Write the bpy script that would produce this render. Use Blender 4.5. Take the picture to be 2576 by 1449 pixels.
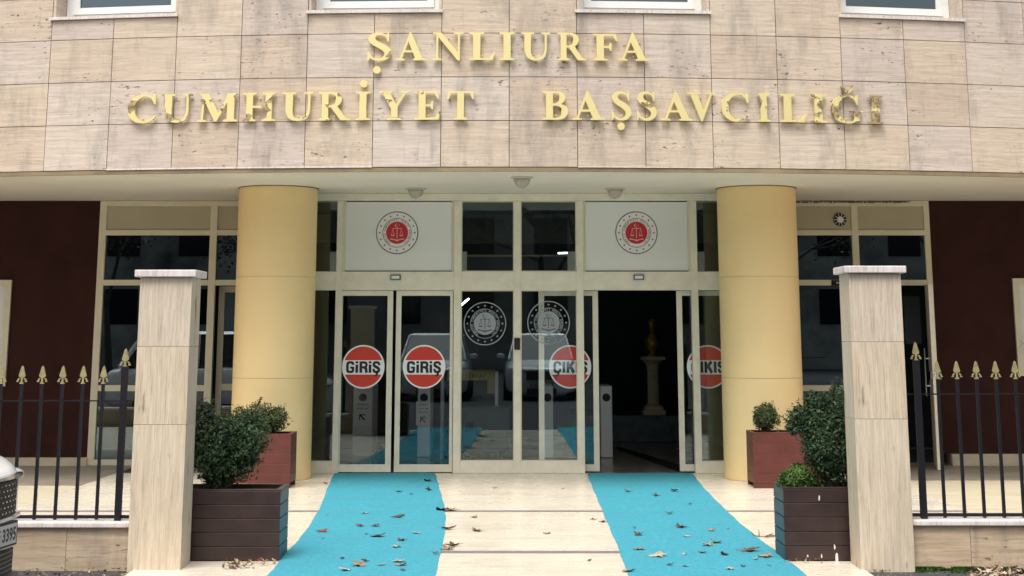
import bpy, bmesh, math, random
from mathutils import Vector, Matrix
random.seed(7)
for o in list(bpy.data.objects): bpy.data.objects.remove(o)
SC = bpy.context.scene
COL = SC.collection
R = math.radians
# ------------------------------------------------------------------ camera
F, CY, TILT, EYE = 4000.0, -4.3, R(11.891), 1.6
cam = bpy.data.cameras.new('camera'); cam.sensor_width = 36; cam.lens = 36*F/2576
cam.shift_y = -(724.5-CY)/2576; cam.clip_end = 500; cam.clip_start = 0.05
co = bpy.data.objects.new('camera', cam); COL.objects.link(co)
co.location = (0, 0, EYE); co.rotation_euler = (R(90)+TILT, 0, 0); SC.camera = co
# ------------------------------------------------------------------ sky, sun, exposure
SUN_EL, SUN_AZ = 62, 200          # azimuth from +Y clockwise: behind the camera
w = bpy.data.worlds.new('World'); SC.world = w; w.use_nodes = True
nt = w.node_tree; bg = nt.nodes['Background']
sky = nt.nodes.new('ShaderNodeTexSky'); sky.sky_type = 'NISHITA'; sky.sun_disc = False
sky.sun_elevation = R(SUN_EL); sky.sun_rotation = R(SUN_AZ); sky.dust_density = 6; sky.ozone_density = 1
hs = nt.nodes.new('ShaderNodeHueSaturation'); hs.inputs['Saturation'].default_value = 0.22
nt.links.new(sky.outputs[0], hs.inputs['Color']); nt.links.new(hs.outputs[0], bg.inputs[0])
bg.inputs[1].default_value = 0.11
sl = bpy.data.lights.new('sun', 'SUN'); sl.energy = 1.3; sl.angle = R(35); sl.color = (1, .96, .9)
so = bpy.data.objects.new('sun', sl); COL.objects.link(so)
az = R(SUN_AZ); d = Vector((math.sin(az)*math.cos(R(SUN_EL)), math.cos(az)*math.cos(R(SUN_EL)), math.sin(R(SUN_EL))))
so.rotation_euler = d.to_track_quat('Z', 'Y').to_euler()
SC.view_settings.view_transform = 'Standard'; SC.view_settings.look = 'None'
SC.view_settings.exposure = 0.72; SC.view_settings.gamma = 1
SC.cycles.transparent_max_bounces = 16

# ------------------------------------------------------------------ helpers
def at(px, py, Y):
    """survey mark -> (X, Z) on the vertical plane at distance Y"""
    u = (px-1288)/F; v = (CY-py)/F
    dy = math.cos(TILT)-v*math.sin(TILT); dz = math.sin(TILT)+v*math.cos(TILT)
    return u/dy*Y, EYE+dz/dy*Y
def ax(px, py, Y): return at(px, py, Y)[0]
def az_(py, Y): return at(1288, py, Y)[1]
def yfl(py, z=0.0):
    v = (CY-py)/F
    return (z-EYE)*(math.cos(TILT)-v*math.sin(TILT))/(math.sin(TILT)+v*math.cos(TILT))

def tag(o, label=None, cat=None, group=None, kind=None):
    if label: o['label'] = label
    if cat: o['category'] = cat
    if group: o['group'] = group
    if kind: o['kind'] = kind
    return o
def empty(name, loc=(0, 0, 0), rz=0):
    o = bpy.data.objects.new(name, None); COL.objects.link(o)
    o.location = loc; o.rotation_euler = (0, 0, rz); return o

class MB:
    def __init__(s): s.v = []; s.f = []; s.m = []
    def add(s, vs, fs, mi=0):
        b = len(s.v); s.v += [tuple(p) for p in vs]
        for f in fs: s.f.append([b+i for i in f]); s.m.append(mi)
    def box(s, x0, x1, y0, y1, z0, z1, mi=0):
        if x0 > x1: x0, x1 = x1, x0
        if y0 > y1: y0, y1 = y1, y0
        if z0 > z1: z0, z1 = z1, z0
        s.add([(x0,y0,z0),(x1,y0,z0),(x1,y1,z0),(x0,y1,z0),(x0,y0,z1),(x1,y0,z1),(x1,y1,z1),(x0,y1,z1)],
              [(0,3,2,1),(4,5,6,7),(0,1,5,4),(1,2,6,5),(2,3,7,6),(3,0,4,7)], mi)
    def hexa(s, p, mi=0):   # 4 bottom ccw, 4 top
        s.add(p, [(0,3,2,1),(4,5,6,7),(0,1,5,4),(1,2,6,5),(2,3,7,6),(3,0,4,7)], mi)
    def prism(s, poly, y0, y1, mi=0, axis='y'):
        """polygon in (x,z) extruded along y (y0 = the side facing -y)"""
        n = len(poly)
        a = sum(poly[i][0]*poly[(i+1)%n][1]-poly[(i+1)%n][0]*poly[i][1] for i in range(n))
        if a < 0: poly = poly[::-1]
        vs = [(x, y0, z) for x, z in poly]+[(x, y1, z) for x, z in poly]
        fs = [tuple(range(n)), tuple(range(2*n-1, n-1, -1))]
        fs += [((i+1)%n, i, n+i, n+(i+1)%n) for i in range(n)]
        s.add(vs, fs, mi)
    def strip(s, left, right, y0, y1, mi=0):
        """ribbon of quads between two polylines in (x,z), extruded in y"""
        n = len(left)
        for i in range(n-1):
            s.prism([left[i], right[i], right[i+1], left[i+1]], y0, y1, mi)
    def cyl(s, cx, cy, z0, z1, r0, r1=None, n=24, mi=0, caps=True):
        if r1 is None: r1 = r0
        s.lathe(cx, cy, [(r0, z0), (r1, z1)], n, mi, caps)
    def lathe(s, cx, cy, prof, n=24, mi=0, caps=True):
        vs = []; fs = []
        for r, z in prof:
            for k in range(n):
                a = 2*math.pi*k/n; vs.append((cx+r*math.cos(a), cy+r*math.sin(a), z))
        for j in range(len(prof)-1):
            for k in range(n):
                k2 = (k+1)%n; fs.append((j*n+k, j*n+k2, (j+1)*n+k2, (j+1)*n+k))
        if caps:
            fs.append(tuple(range(n-1, -1, -1))); fs.append(tuple((len(prof)-1)*n+k for k in range(n)))
        s.add(vs, fs, mi)
    def tube(s, p, q, r, n=8, mi=0, r2=None):
        p, q = Vector(p), Vector(q); dd = (q-p).normalized(); r2 = r if r2 is None else r2
        a = dd.orthogonal().normalized(); b = dd.cross(a)
        vs = [p+(a*math.cos(2*math.pi*k/n)+b*math.sin(2*math.pi*k/n))*r for k in range(n)]
        vs += [q+(a*math.cos(2*math.pi*k/n)+b*math.sin(2*math.pi*k/n))*r2 for k in range(n)]
        fs = [(k, (k+1)%n, n+(k+1)%n, n+k) for k in range(n)]+[tuple(range(n-1,-1,-1)), tuple(range(n, 2*n))]
        s.add(vs, fs, mi)
    def disc(s, cx, cz, y, r, n=48, mi=0):
        s.add([(cx+r*math.cos(2*math.pi*k/n), y, cz+r*math.sin(2*math.pi*k/n)) for k in range(n)], [tuple(range(n))], mi)
    def ring(s, cx, cz, y, r0, r1, n=64, mi=0):
        vs = []
        for k in range(n):
            a = 2*math.pi*k/n
            vs += [(cx+r0*math.cos(a), y, cz+r0*math.sin(a)), (cx+r1*math.cos(a), y, cz+r1*math.sin(a))]
        s.add(vs, [(2*k, 2*k+1, (2*k+3)%(2*n), (2*k+2)%(2*n)) for k in range(n)], mi)
    def poly(s, pts, y, mi=0):
        n = len(pts)
        a = sum(pts[i][0]*pts[(i+1)%n][1]-pts[(i+1)%n][0]*pts[i][1] for i in range(n))
        if a < 0: pts = pts[::-1]
        s.add([(x, y, z) for x, z in pts], [tuple(range(n))], mi)
    def build(s, name, mats, parent=None, local=False, smooth=False, bevel=0, loc=None):
        me = bpy.data.meshes.new(name)
        off = Vector((0, 0, 0))
        if not local:
            if loc is not None: off = Vector(loc)
            p = parent
            while p is not None: off = off+Vector(p.location); p = p.parent
        me.from_pydata([tuple(Vector(v)-off) for v in s.v], [], s.f); me.update()
        if not isinstance(mats, (list, tuple)): mats = [mats]
        for m in mats: me.materials.append(m)
        for i, p in enumerate(me.polygons):
            p.material_index = s.m[i]; p.use_smooth = smooth
        o = bpy.data.objects.new(name, me); COL.objects.link(o)
        if parent: o.parent = parent
        if loc is not None: o.location = loc
        if bevel:
            b = o.modifiers.new('bevel', 'BEVEL'); b.width = bevel; b.segments = 2; b.limit_method = 'ANGLE'; b.angle_limit = R(40)
        return o
def copy_tree(o, parent=None):
    c = o.copy(); COL.objects.link(c)
    if parent: c.parent = parent
    for ch in [x for x in bpy.data.objects if x.parent == o]: copy_tree(ch, c)
    return c

# ------------------------------------------------------------------ materials
def node(nt, t, **k):
    n = nt.nodes.new(t)
    for a, b in k.items():
        if a in n.inputs.keys() if hasattr(n.inputs, 'keys') else False: n.inputs[a].default_value = b
        else: setattr(n, a, b)
    return n
def base(name, color, rough=.6, spec=.5, metal=0):
    m = bpy.data.materials.new(name); m.use_nodes = True
    p = m.node_tree.nodes['Principled BSDF']
    p.inputs['Base Color'].default_value = (*color, 1); p.inputs['Roughness'].default_value = rough
    p.inputs['Specular IOR Level'].default_value = spec; p.inputs['Metallic'].default_value = metal
    return m, m.node_tree, p
def coords(nt, scale=(1, 1, 1), rnd=0, warp=0):
    tc = nt.nodes.new('ShaderNodeTexCoord'); mp = nt.nodes.new('ShaderNodeMapping')
    src = tc.outputs['Object']
    if warp:
        wn = nt.nodes.new('ShaderNodeTexNoise'); wn.inputs['Scale'].default_value = 3.2; wn.inputs['Detail'].default_value = 3; nt.links.new(src, wn.inputs['Vector'])
        sb = nt.nodes.new('ShaderNodeVectorMath'); sb.operation = 'SUBTRACT'; sb.inputs[1].default_value = (.5,.5,.5); nt.links.new(wn.outputs['Color'], sb.inputs[0])
        sc_ = nt.nodes.new('ShaderNodeVectorMath'); sc_.operation = 'SCALE'; sc_.inputs['Scale'].default_value = warp; nt.links.new(sb.outputs[0], sc_.inputs[0])
        av = nt.nodes.new('ShaderNodeVectorMath'); av.operation = 'ADD'; nt.links.new(src, av.inputs[0]); nt.links.new(sc_.outputs[0], av.inputs[1]); src = av.outputs[0]
    nt.links.new(src, mp.inputs['Vector']); mp.inputs['Scale'].default_value = scale
    out = mp.outputs[0]
    if rnd:
        g = nt.nodes.new('ShaderNodeNewGeometry')
        mu = nt.nodes.new('ShaderNodeMath'); mu.operation = 'MULTIPLY'; mu.inputs[1].default_value = rnd
        nt.links.new(g.outputs['Random Per Island'], mu.inputs[0])
        ad = nt.nodes.new('ShaderNodeVectorMath'); ad.operation = 'ADD'
        nt.links.new(out, ad.inputs[0]); nt.links.new(mu.outputs[0], ad.inputs[1]); out = ad.outputs[0]
    return out
def noise(nt, vec, scale, detail=4, rough=.6):
    n = nt.nodes.new('ShaderNodeTexNoise'); nt.links.new(vec, n.inputs['Vector'])
    n.inputs['Scale'].default_value = scale; n.inputs['Detail'].default_value = detail; n.inputs['Roughness'].default_value = rough
    return n.outputs['Fac']
def ramp(nt, fac, stops):
    r = nt.nodes.new('ShaderNodeValToRGB'); nt.links.new(fac, r.inputs[0]); e = r.color_ramp.elements
    while len(e) < len(stops): e.new(.5)
    for i, (p, c) in enumerate(stops):
        e[i].position = p; e[i].color = (*c, 1) if len(c) == 3 else c
    return r.outputs[0]
def g(v): return (v, v, v)
def mix(nt, a, b, fac, mode='MIX'):
    n = nt.nodes.new('ShaderNodeMix'); n.data_type = 'RGBA'; n.blend_type = mode
    for s_, v in ((6, a), (7, b), (0, fac)):
        if hasattr(v, 'node'): nt.links.new(v, n.inputs[s_])
        else: n.inputs[s_].default_value = (*v, 1) if isinstance(v, tuple) else v
    return n.outputs[2]
def bump(nt, p, h, s=.3, dist=.01):
    b = nt.nodes.new('ShaderNodeBump'); nt.links.new(h, b.inputs['Height']); b.inputs['Strength'].default_value = s
    b.inputs['Distance'].default_value = dist; nt.links.new(b.outputs[0], p.inputs['Normal'])
def plain(name, color, rough=.6, var=.12, scale=3, spec=.5, metal=0, bmp=0, fine=60):
    m, nt, p = base(name, color, rough, spec, metal)
    v = coords(nt); n1 = noise(nt, v, scale, 5, .65)
    c = mix(nt, color, tuple(x*(1-2*var) for x in color), ramp(nt, n1, [(.35, g(0)), (.75, g(1))]))
    nt.links.new(c, p.inputs['Base Color'])
    n2 = noise(nt, v, fine, 3)
    if bmp: bump(nt, p, n2, bmp, .004)
    return m

def travertine(name, a, b, dark, vert=False, rnd=17.3, pits=1.0, stain=.35, tint=.5, rough=.55, band=24, vein=.6, warp=.03):
    m, nt, p = base(name, a, rough, .4)
    sc = (band, band, 1.6) if vert else (1.6, 1.6, band)
    v = coords(nt, sc, rnd, warp)
    n1 = noise(nt, v, 1.0, 6, .62); n2 = noise(nt, v, 2.6, 5, .7)
    c = mix(nt, a, b, ramp(nt, n1, [(.35, g(0)), (.62, g(1))]))
    c = mix(nt, c, dark, mix(nt, g(0), g(vein), ramp(nt, n2, [(.50, g(0)), (.66, g(1))])))
    # slab to slab tint
    gm = nt.nodes.new('ShaderNodeNewGeometry')
    t = ramp(nt, gm.outputs['Random Per Island'], [(0, (.93,.90,.92)), (.35, (1.0,.99,.98)), (.7, (1.0,.95,.86)), (1, (.92,.86,.80))])
    c = mix(nt, c, t, tint, 'MULTIPLY')
    # pores elongated along the bedding
    pv = coords(nt, (13, 13, 2.2) if vert else (16, 16, 40), rnd)
    pn = noise(nt, pv, 1.0, 3, .55)
    big = noise(nt, coords(nt, (1.3, 1.3, 2.0), rnd*2), 1.0, 3)
    pm = ramp(nt, pn, [(.62, g(0)), (.68, g(1))])
    pm = mix(nt, pm, ramp(nt, big, [(.50, g(0)), (.60, g(1))]), 1.0, 'MULTIPLY')
    c = mix(nt, c, tuple(x*.30 for x in dark), mix(nt, g(0), pm, .6*pits))
    # weather stains, world scale
    sv = noise(nt, coords(nt, (2.6, 2.6, .9)), 1.0, 7, .72)
    sm = ramp(nt, sv, [(.50, g(0)), (.76, g(1))])
    c = mix(nt, c, (.22, .19, .165), mix(nt, g(0), sm, stain))
    dv = noise(nt, coords(nt, (7.5, 7.5, .75)), 1.0, 5, .6); gate = noise(nt, coords(nt, (.9, .9, 1.4)), 1.0, 2)
    dm = mix(nt, ramp(nt, dv, [(.56, g(0)), (.72, g(1))]), ramp(nt, gate, [(.48, g(0)), (.62, g(1))]), 1.0, 'MULTIPLY')
    c = mix(nt, c, (.20,.17,.15), mix(nt, g(0), dm, stain*.75))
    nt.links.new(c, p.inputs['Base Color'])
    bump(nt, p, mix(nt, n2, pm, .6), .25, .004)
    return m

M = {}
M['stone'] = travertine('travertine_cladding', (.70,.61,.53), (.585,.495,.42), (.32,.26,.215), tint=1.0, stain=.7, vein=.5, pits=1.6, band=34, warp=.035)
M['stone_pillar'] = travertine('travertine_pillar', (.73,.635,.51), (.60,.505,.385), (.30,.225,.155), vert=True, pits=1.3, stain=.30, tint=.6, vein=.5, band=46, warp=.02)
M['stone_wall'] = travertine('travertine_low_wall', (.62,.50,.37), (.48,.37,.26), (.26,.19,.12), pits=1.6, stain=.75, tint=.7, vein=.5)
M['marble_cap'] = travertine('marble_cap', (.80,.74,.715), (.70,.63,.60), (.42,.34,.31), vert=True, pits=.8, stain=.3, tint=.4, vein=.5, band=20)
M['mortar'] = plain('dark_joint', (.16,.12,.10), .9)
M['soffit'] = plain('soffit_paint', (.77,.73,.64), .7, .06, 1.2)
M['fascia'] = plain('fascia_strip', (.33,.25,.145), .5, .25, 2.0)
M['column'] = plain('column_paint', (.86,.65,.33), .5, .03, 1.5)
M['groove'] = plain('column_joint', (.62,.47,.25), .7)
M['brown'] = plain('brown_wall_paint', (.048,.018,.015), .85, .15, 2.5, spec=.15)
M['alu'] = plain('cream_aluminium', (.74,.69,.53), .4, .05, 4)
M['alu_low'] = plain('cream_aluminium_doors', (.86,.81,.67), .4, .08, 6)
M['white_pvc'] = plain('white_pvc', (.80,.82,.79), .35, .04, 4)
M['board'] = plain('cream_board', (.48,.43,.30), .5, .06, 3)
M['panel'] = plain('white_panel', (.80,.82,.80), .32, .02, 2)
M['black'] = plain('black_rubber', (.010,.010,.012), .6)
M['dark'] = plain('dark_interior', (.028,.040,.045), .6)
M['iron'] = plain('black_painted_iron', (.012,.011,.017), .5, .15, 20, spec=.3)
M['spear'] = plain('dull_gold_paint', (.50,.43,.22), .42, .2, 30, metal=.35)
M['grille'] = M['black']
M['lamp_glass'] = plain('frosted_lamp_glass', (.46,.42,.36), .25, .12, 40)
M['lamp_plate'] = plain('lamp_plate', (.56,.52,.43), .4)
M['wood_dark'] = plain('dark_brown_boards', (.048,.027,.025), .36, .25, 5, bmp=.08)
M['wood_red'] = plain('red_brown_boards', (.125,.030,.022), .42, .18, 5, bmp=.08)
M['soil'] = plain('dry_soil', (.16,.11,.08), .95, .3, 18, bmp=.6)
M['stem'] = plain('shrub_stem', (.16,.12,.07), .8)
M['silver'] = plain('silver_film', (.34,.38,.40), .4, .06, 20)
M['red'] = plain('emblem_red', (.55,.018,.028), .45, .03)
M['ink'] = plain('emblem_dark_ink', (.10,.09,.10), .5, .02)
M['ink_pale'] = plain('emblem_faint_ink', (.36,.30,.31), .5, .02)
M['pale'] = plain('emblem_pale', (.84,.82,.82), .5, .02)
M['pink'] = plain('emblem_pink', (.70,.42,.40), .5, .02)
M['st_red'] = plain('sticker_red', (.68,.050,.028), .4, .05, 12)
M['st_white'] = plain('sticker_white', (.90,.91,.91), .4, .02)
M['st_black'] = plain('sticker_black', (.012,.010,.022), .4, .02)
M['white_post'] = plain('white_turnstile_paint', (.82,.81,.86), .35, .05)
M['ink2'] = plain('sign_ink', (.03,.03,.035), .5)
M['paper'] = plain('sign_paper', (.85,.87,.86), .6, .02)
M['yellow'] = plain('yellow_header', (.50,.38,.05), .5, .2, 8)
M['grey_machine'] = plain('grey_machine_paint', (.12,.14,.16), .4)
M['bluegrey'] = plain('blue_grey_marble', (.13,.17,.22), .25, .25, 7)
M['pedestal'] = plain('ivory_plaster', (.88,.74,.56), .5, .1, 12)
M['bronze'] = plain('gilded_bronze', (.85,.50,.14), .35, .4, 14, metal=.6)
M['asphalt'] = plain('asphalt', (.060,.062,.066), .85, .25, 30, bmp=.8, fine=160)
M['moss'] = plain('moss', (.035,.075,.012), .95, .3, 40)
M['tyre'] = plain('tyre_rubber', (.015,.015,.016), .8)
M['chrome'] = plain('chrome', (.55,.56,.58), .15, .05, metal=1)
M['mirror_glass'] = plain('car_glass', (.012,.016,.020), .06)
M['headlight'] = plain('headlight_glass', (.45,.48,.50), .1)
M['plate_white'] = plain('plate_white', (.62,.64,.64), .45)
M['building_far'] = plain('opposite_building_render', (.50,.50,.46), .9, .45, .35)
M['bark'] = plain('tree_bark', (.11,.09,.07), .9, .3, 12)

def leafmat(name, a, b, c):
    m, nt, p = base(name, a, .55, .35)
    gm = nt.nodes.new('ShaderNodeNewGeometry')
    col = ramp(nt, gm.outputs['Random Per Island'], [(0, a), (.55, b), (1, c)])
    big = noise(nt, coords(nt), 7, 3)
    col = mix(nt, col, mix(nt, col, (.5,.55,.5), 1.0, 'MULTIPLY'), ramp(nt, big, [(.42, g(0)), (.62, g(.9))]))
    nt.links.new(col, p.inputs['Base Color']); return m
M['leaf_dark'] = leafmat('boxwood_leaves', (.012,.034,.013), (.028,.066,.022), (.080,.125,.045))
M['leaf_light'] = leafmat('young_boxwood_leaves', (.035,.085,.014), (.070,.14,.022), (.13,.20,.05))
M['leaf_olive'] = leafmat('olive_boxwood_leaves', (.030,.050,.014), (.055,.080,.026), (.10,.12,.05))
M['leaf_tree'] = leafmat('street_tree_leaves', (.02,.03,.012), (.04,.05,.02), (.07,.08,.04))
def dryleaf(name, a, b):
    m, nt, p = base(name, a, .7)
    nt.links.new(mix(nt, a, b, ramp(nt, noise(nt, coords(nt), 30, 3), [(.4, g(0)), (.6, g(1))])), p.inputs['Base Color']); return m
M['dry'] = [dryleaf('dry_leaf_brown', (.16,.085,.045), (.07,.04,.025)), dryleaf('dry_leaf_tan', (.42,.32,.20), (.22,.14,.08)),
            dryleaf('dry_leaf_red', (.30,.07,.035), (.14,.035,.02)), dryleaf('dry_leaf_pale', (.55,.47,.38), (.33,.24,.17)),
            dryleaf('dry_leaf_olive', (.26,.22,.06), (.12,.09,.03))]

def marble_floor(name, a, b, dark, rough=.22):
    m, nt, p = base(name, a, rough, .5)
    v = coords(nt, (1.1, 15, 15), 9.0)
    n1 = noise(nt, v, 1.0, 6, .62); n2 = noise(nt, v, 3.0, 4, .7)
    c = mix(nt, a, b, ramp(nt, n1, [(.38, g(0)), (.66, g(1))]))
    c = mix(nt, c, dark, mix(nt, g(0), g(.5), ramp(nt, n2, [(.55, g(0)), (.75, g(1))])))
    dirt = noise(nt, coords(nt), 1.4, 6, .7)
    c = mix(nt, c, (.34,.29,.22), mix(nt, g(0), ramp(nt, dirt, [(.5, g(0)), (.8, g(1))]), .6))
    nt.links.new(c, p.inputs['Base Color'])
    nt.links.new(ramp(nt, dirt, [(.3, g(rough*.8)), (.75, g(rough*1.9))]), p.inputs['Roughness'])
    return m
M['floor'] = marble_floor('cream_marble_floor', (.84,.775,.64), (.73,.655,.52), (.50,.42,.31))
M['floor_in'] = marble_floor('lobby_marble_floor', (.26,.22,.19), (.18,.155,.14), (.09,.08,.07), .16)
M['riser'] = marble_floor('riser_marble', (.62,.55,.40), (.52,.45,.32), (.38,.31,.2), .5)
def carpet():
    m, nt, p = base('turquoise_carpet', (.02,.46,.62), .95, .12)
    v = coords(nt); n1 = noise(nt, v, 34, 6, .9); n2 = noise(nt, v, 1.3, 5, .65)
    c = mix(nt, (.022,.215,.30), (.10,.42,.51), ramp(nt, n1, [(.30, g(0)), (.70, g(1))]))
    c = mix(nt, c, (.07,.27,.33), mix(nt, g(0), ramp(nt, n2, [(.45, g(0)), (.8, g(1))]), .55))
    rip = noise(nt, coords(nt, (.6, 9, 1)), 1.0, 3)
    c = mix(nt, c, (.025,.32,.42), mix(nt, g(0), ramp(nt, rip, [(.6, g(0)), (.75, g(1))]), .35))
    nt.links.new(c, p.inputs['Base Color']); bump(nt, p, n1, .5, .006); return m
M['carpet'] = carpet()
def gold():
    m, nt, p = base('polished_brass', (.86,.72,.36), .34, .5, .85)
    at_ = nt.nodes.new('ShaderNodeAttribute'); at_.attribute_type = 'OBJECT'; at_.attribute_name = 'wear'
    tc = nt.nodes.new('ShaderNodeTexCoord'); oi = nt.nodes.new('ShaderNodeObjectInfo')
    ad = nt.nodes.new('ShaderNodeVectorMath'); ad.operation = 'ADD'
    ml = nt.nodes.new('ShaderNodeMath'); ml.operation = 'MULTIPLY'; ml.inputs[1].default_value = 50
    nt.links.new(oi.outputs['Random'], ml.inputs[0]); nt.links.new(tc.outputs['Object'], ad.inputs[0]); nt.links.new(ml.outputs[0], ad.inputs[1])
    n1 = noise(nt, ad.outputs[0], 7, 3, .5); n2 = noise(nt, ad.outputs[0], 22, 3, .6)
    sb = nt.nodes.new('ShaderNodeMath'); sb.operation = 'ADD'; nt.links.new(n1, sb.inputs[0]); nt.links.new(at_.outputs['Fac'], sb.inputs[1])
    mask = ramp(nt, sb.outputs[0], [(.72, g(0)), (.75, g(1))])
    rust = mix(nt, (.22,.15,.07), (.50,.40,.21), ramp(nt, n2, [(.4, g(0)), (.6, g(1))]))
    nt.links.new(mix(nt, (.93,.79,.38), rust, mask), p.inputs['Base Color'])
    nt.links.new(ramp(nt, mask, [(0, g(.40)), (1, g(.15))]), p.inputs['Metallic'])
    nt.links.new(ramp(nt, mask, [(0, g(.42)), (1, g(.7))]), p.inputs['Roughness'])
    bump(nt, p, mask, .6, .004)
    return m
M['gold'] = gold()
def glass(name, tint, refl=.045, rgh=.0):
    m = bpy.data.materials.new(name); m.use_nodes = True; nt = m.node_tree; nt.nodes.clear()
    out = nt.nodes.new('ShaderNodeOutputMaterial'); mx = nt.nodes.new('ShaderNodeMixShader')
    tr = nt.nodes.new('ShaderNodeBsdfTransparent'); gl = nt.nodes.new('ShaderNodeBsdfGlossy')
    tr.inputs[0].default_value = (*tint, 1); gl.inputs['Color'].default_value = (.80,.95,1,1); gl.inputs['Roughness'].default_value = rgh
    lw = nt.nodes.new('ShaderNodeLayerWeight'); lw.inputs[0].default_value = .5
    pw = nt.nodes.new('ShaderNodeMath'); pw.operation = 'POWER'; pw.inputs[1].default_value = 4; nt.links.new(lw.outputs['Facing'], pw.inputs[0])
    ma = nt.nodes.new('ShaderNodeMath'); ma.operation = 'MULTIPLY_ADD'; ma.inputs[1].default_value = .8; ma.inputs[2].default_value = refl
    nt.links.new(pw.outputs[0], ma.inputs[0]); nt.links.new(ma.outputs[0], mx.inputs[0])
    nt.links.new(tr.outputs[0], mx.inputs[1]); nt.links.new(gl.outputs[0], mx.inputs[2]); nt.links.new(mx.outputs[0], out.inputs[0])
    return m
M['glass'] = glass('door_glass', (.965,.985,.985), .056, .003)
M['glass_dark'] = glass('tinted_window_glass', (.30,.36,.42), .17, .003)
M['glass_sky'] = glass('coated_window_glass', (.35,.42,.48), .17, .003)
def emis(name, c, s):
    m, nt, p = base(name, c); p.inputs['Emission Color'].default_value = (*c, 1); p.inputs['Emission Strength'].default_value = s; return m
M['tube'] = emis('lit_tube_lamp', (.75,.95,.88), 7)
def carpaint(name, c):
    m, nt, p = base(name, c, .28, .6, .0); p.inputs['Coat Weight'].default_value = .8; p.inputs['Coat Roughness'].default_value = .05
    v = coords(nt); nt.links.new(mix(nt, c, tuple(x*.85 for x in c), noise(nt, v, 4, 4)), p.inputs['Base Color']); return m
M['car_white'] = carpaint('white_car_paint', (.86,.87,.88))
M['car_silver'] = carpaint('silver_car_paint', (.74,.77,.80))

# ------------------------------------------------------------------ text helper
def text_polys(txt, size=1.0, offset=0.0):
    """list of (verts2d, faces) of flat glyphs, one mesh, origin at left baseline"""
    cu = bpy.data.curves.new('t', 'FONT'); cu.body = txt; cu.size = size; cu.offset = offset; cu.resolution_u = 3
    o = bpy.data.objects.new('t', cu); COL.objects.link(o)
    dg = bpy.context.evaluated_depsgraph_get(); me = o.evaluated_get(dg).to_mesh()
    vs = [(v.co.x, v.co.y) for v in me.vertices]; fs = [tuple(p.vertices) for p in me.polygons]
    o.evaluated_get(dg).to_mesh_clear(); bpy.data.objects.remove(o); bpy.data.curves.remove(cu)
    return vs, fs
def put_text(mb, txt, x0, x1, z0, z1, y, mi, offset=0.0, capfit=None):
    """fit text to the rectangle; capfit = string whose extents define the vertical fit"""
    vs, fs = text_polys(txt, 1.0, offset)
    if not vs: return
    cx = [v[0] for v in vs]; ref = text_polys(capfit, 1.0, offset)[0] if capfit else vs
    cz = [v[1] for v in ref]
    sx = (x1-x0)/(max(cx)-min(cx)); sz = (z1-z0)/(max(cz)-min(cz))
    out = [(x0+(v[0]-min(cx))*sx, y, z0+(v[1]-min(cz))*sz) for v in vs]
    mb.add(out, fs, mi)

def crom(pts, n=8):
    out = []
    P_ = [pts[0]]+list(pts)+[pts[-1]]
    for i in range(1, len(P_)-2):
        for k in range(n):
            t = k/n; r = []
            for c in range(len(pts[0])):
                a, b, d_, e = P_[i-1][c], P_[i][c], P_[i+1][c], P_[i+2][c]
                r.append(.5*((2*b)+(-a+d_)*t+(2*a-5*b+4*d_-e)*t*t+(-a+3*b-3*d_+e)*t**3))
            out.append(tuple(r))
    out.append(tuple(pts[-1])); return out
def ribbon(pts, n=8):      # (x, z, width)
    c = crom(pts, n); L_, R_ = [], []
    for i, (x, z, w_) in enumerate(c):
        a = c[max(0, i-1)]; b = c[min(len(c)-1, i+1)]; dx, dz = b[0]-a[0], b[1]-a[1]; l = math.hypot(dx, dz) or 1
        nx, nz = -dz/l*w_/2, dx/l*w_/2; L_.append((x+nx, z+nz)); R_.append((x-nx, z-nz))
    return ('S', L_, R_)

BL = {
 'G': [[(.86,.70,.27),(.84,.84,.24),(.66,.91,.19),(.36,.91,.19),(.17,.80,.27),(.145,.5,.29),(.17,.20,.27),(.36,.09,.19),(.66,.09,.19),(.84,.18,.24),(.86,.46,.27)], [(.50,.46,.15),(.99,.46,.15)]],
 'C': [[(.86,.66,.27),(.84,.82,.24),(.66,.91,.19),(.36,.91,.19),(.17,.80,.27),(.145,.5,.29),(.17,.20,.27),(.36,.09,.19),(.66,.09,.19),(.84,.18,.24),(.86,.36,.27)]],
 'S': [[(.86,.66,.26),(.84,.80,.25),(.66,.91,.19),(.36,.91,.19),(.17,.82,.26),(.17,.66,.27),(.42,.54,.23),(.70,.43,.24),(.85,.30,.27),(.82,.17,.25),(.62,.09,.19),(.36,.09,.19),(.17,.18,.25),(.145,.36,.26)]],
 'R': [[(.15,0,.30),(.15,1,.30)], [(.15,.91,.18),(.55,.91,.18),(.80,.85,.22),(.85,.71,.28),(.80,.56,.22),(.55,.49,.17),(.15,.49,.17)], [(.58,.50,.26),(.78,.40,.28),(.84,.22,.29),(.87,0,.30)]],
 'K': [[(.15,0,.30),(.15,1,.30)], [(.22,.42,.26),(.84,1.0,.28)], [(.42,.62,.28),(.86,0,.31)]],
 'I': [[(.5,0,1),(.5,1,1)]],
}
def block(mb, ch, x0, x1, z0, z1, y, mi):
    w_, h_ = x1-x0, z1-z0
    for i, p in enumerate(BL[ch]):
        if ch != 'I': p = [(a, b, w*1.16) for a, b, w in p]
        r = ribbon(p, 6 if len(p) > 3 else 1)
        L_, R_ = [(x0+a*w_, z0+b*h_) for a, b in r[1]], [(x0+a*w_, z0+b*h_) for a, b in r[2]]
        for k in range(len(L_)-1): mb.poly([L_[k], R_[k], R_[k+1], L_[k+1]], y-.0003*i, mi)
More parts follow.
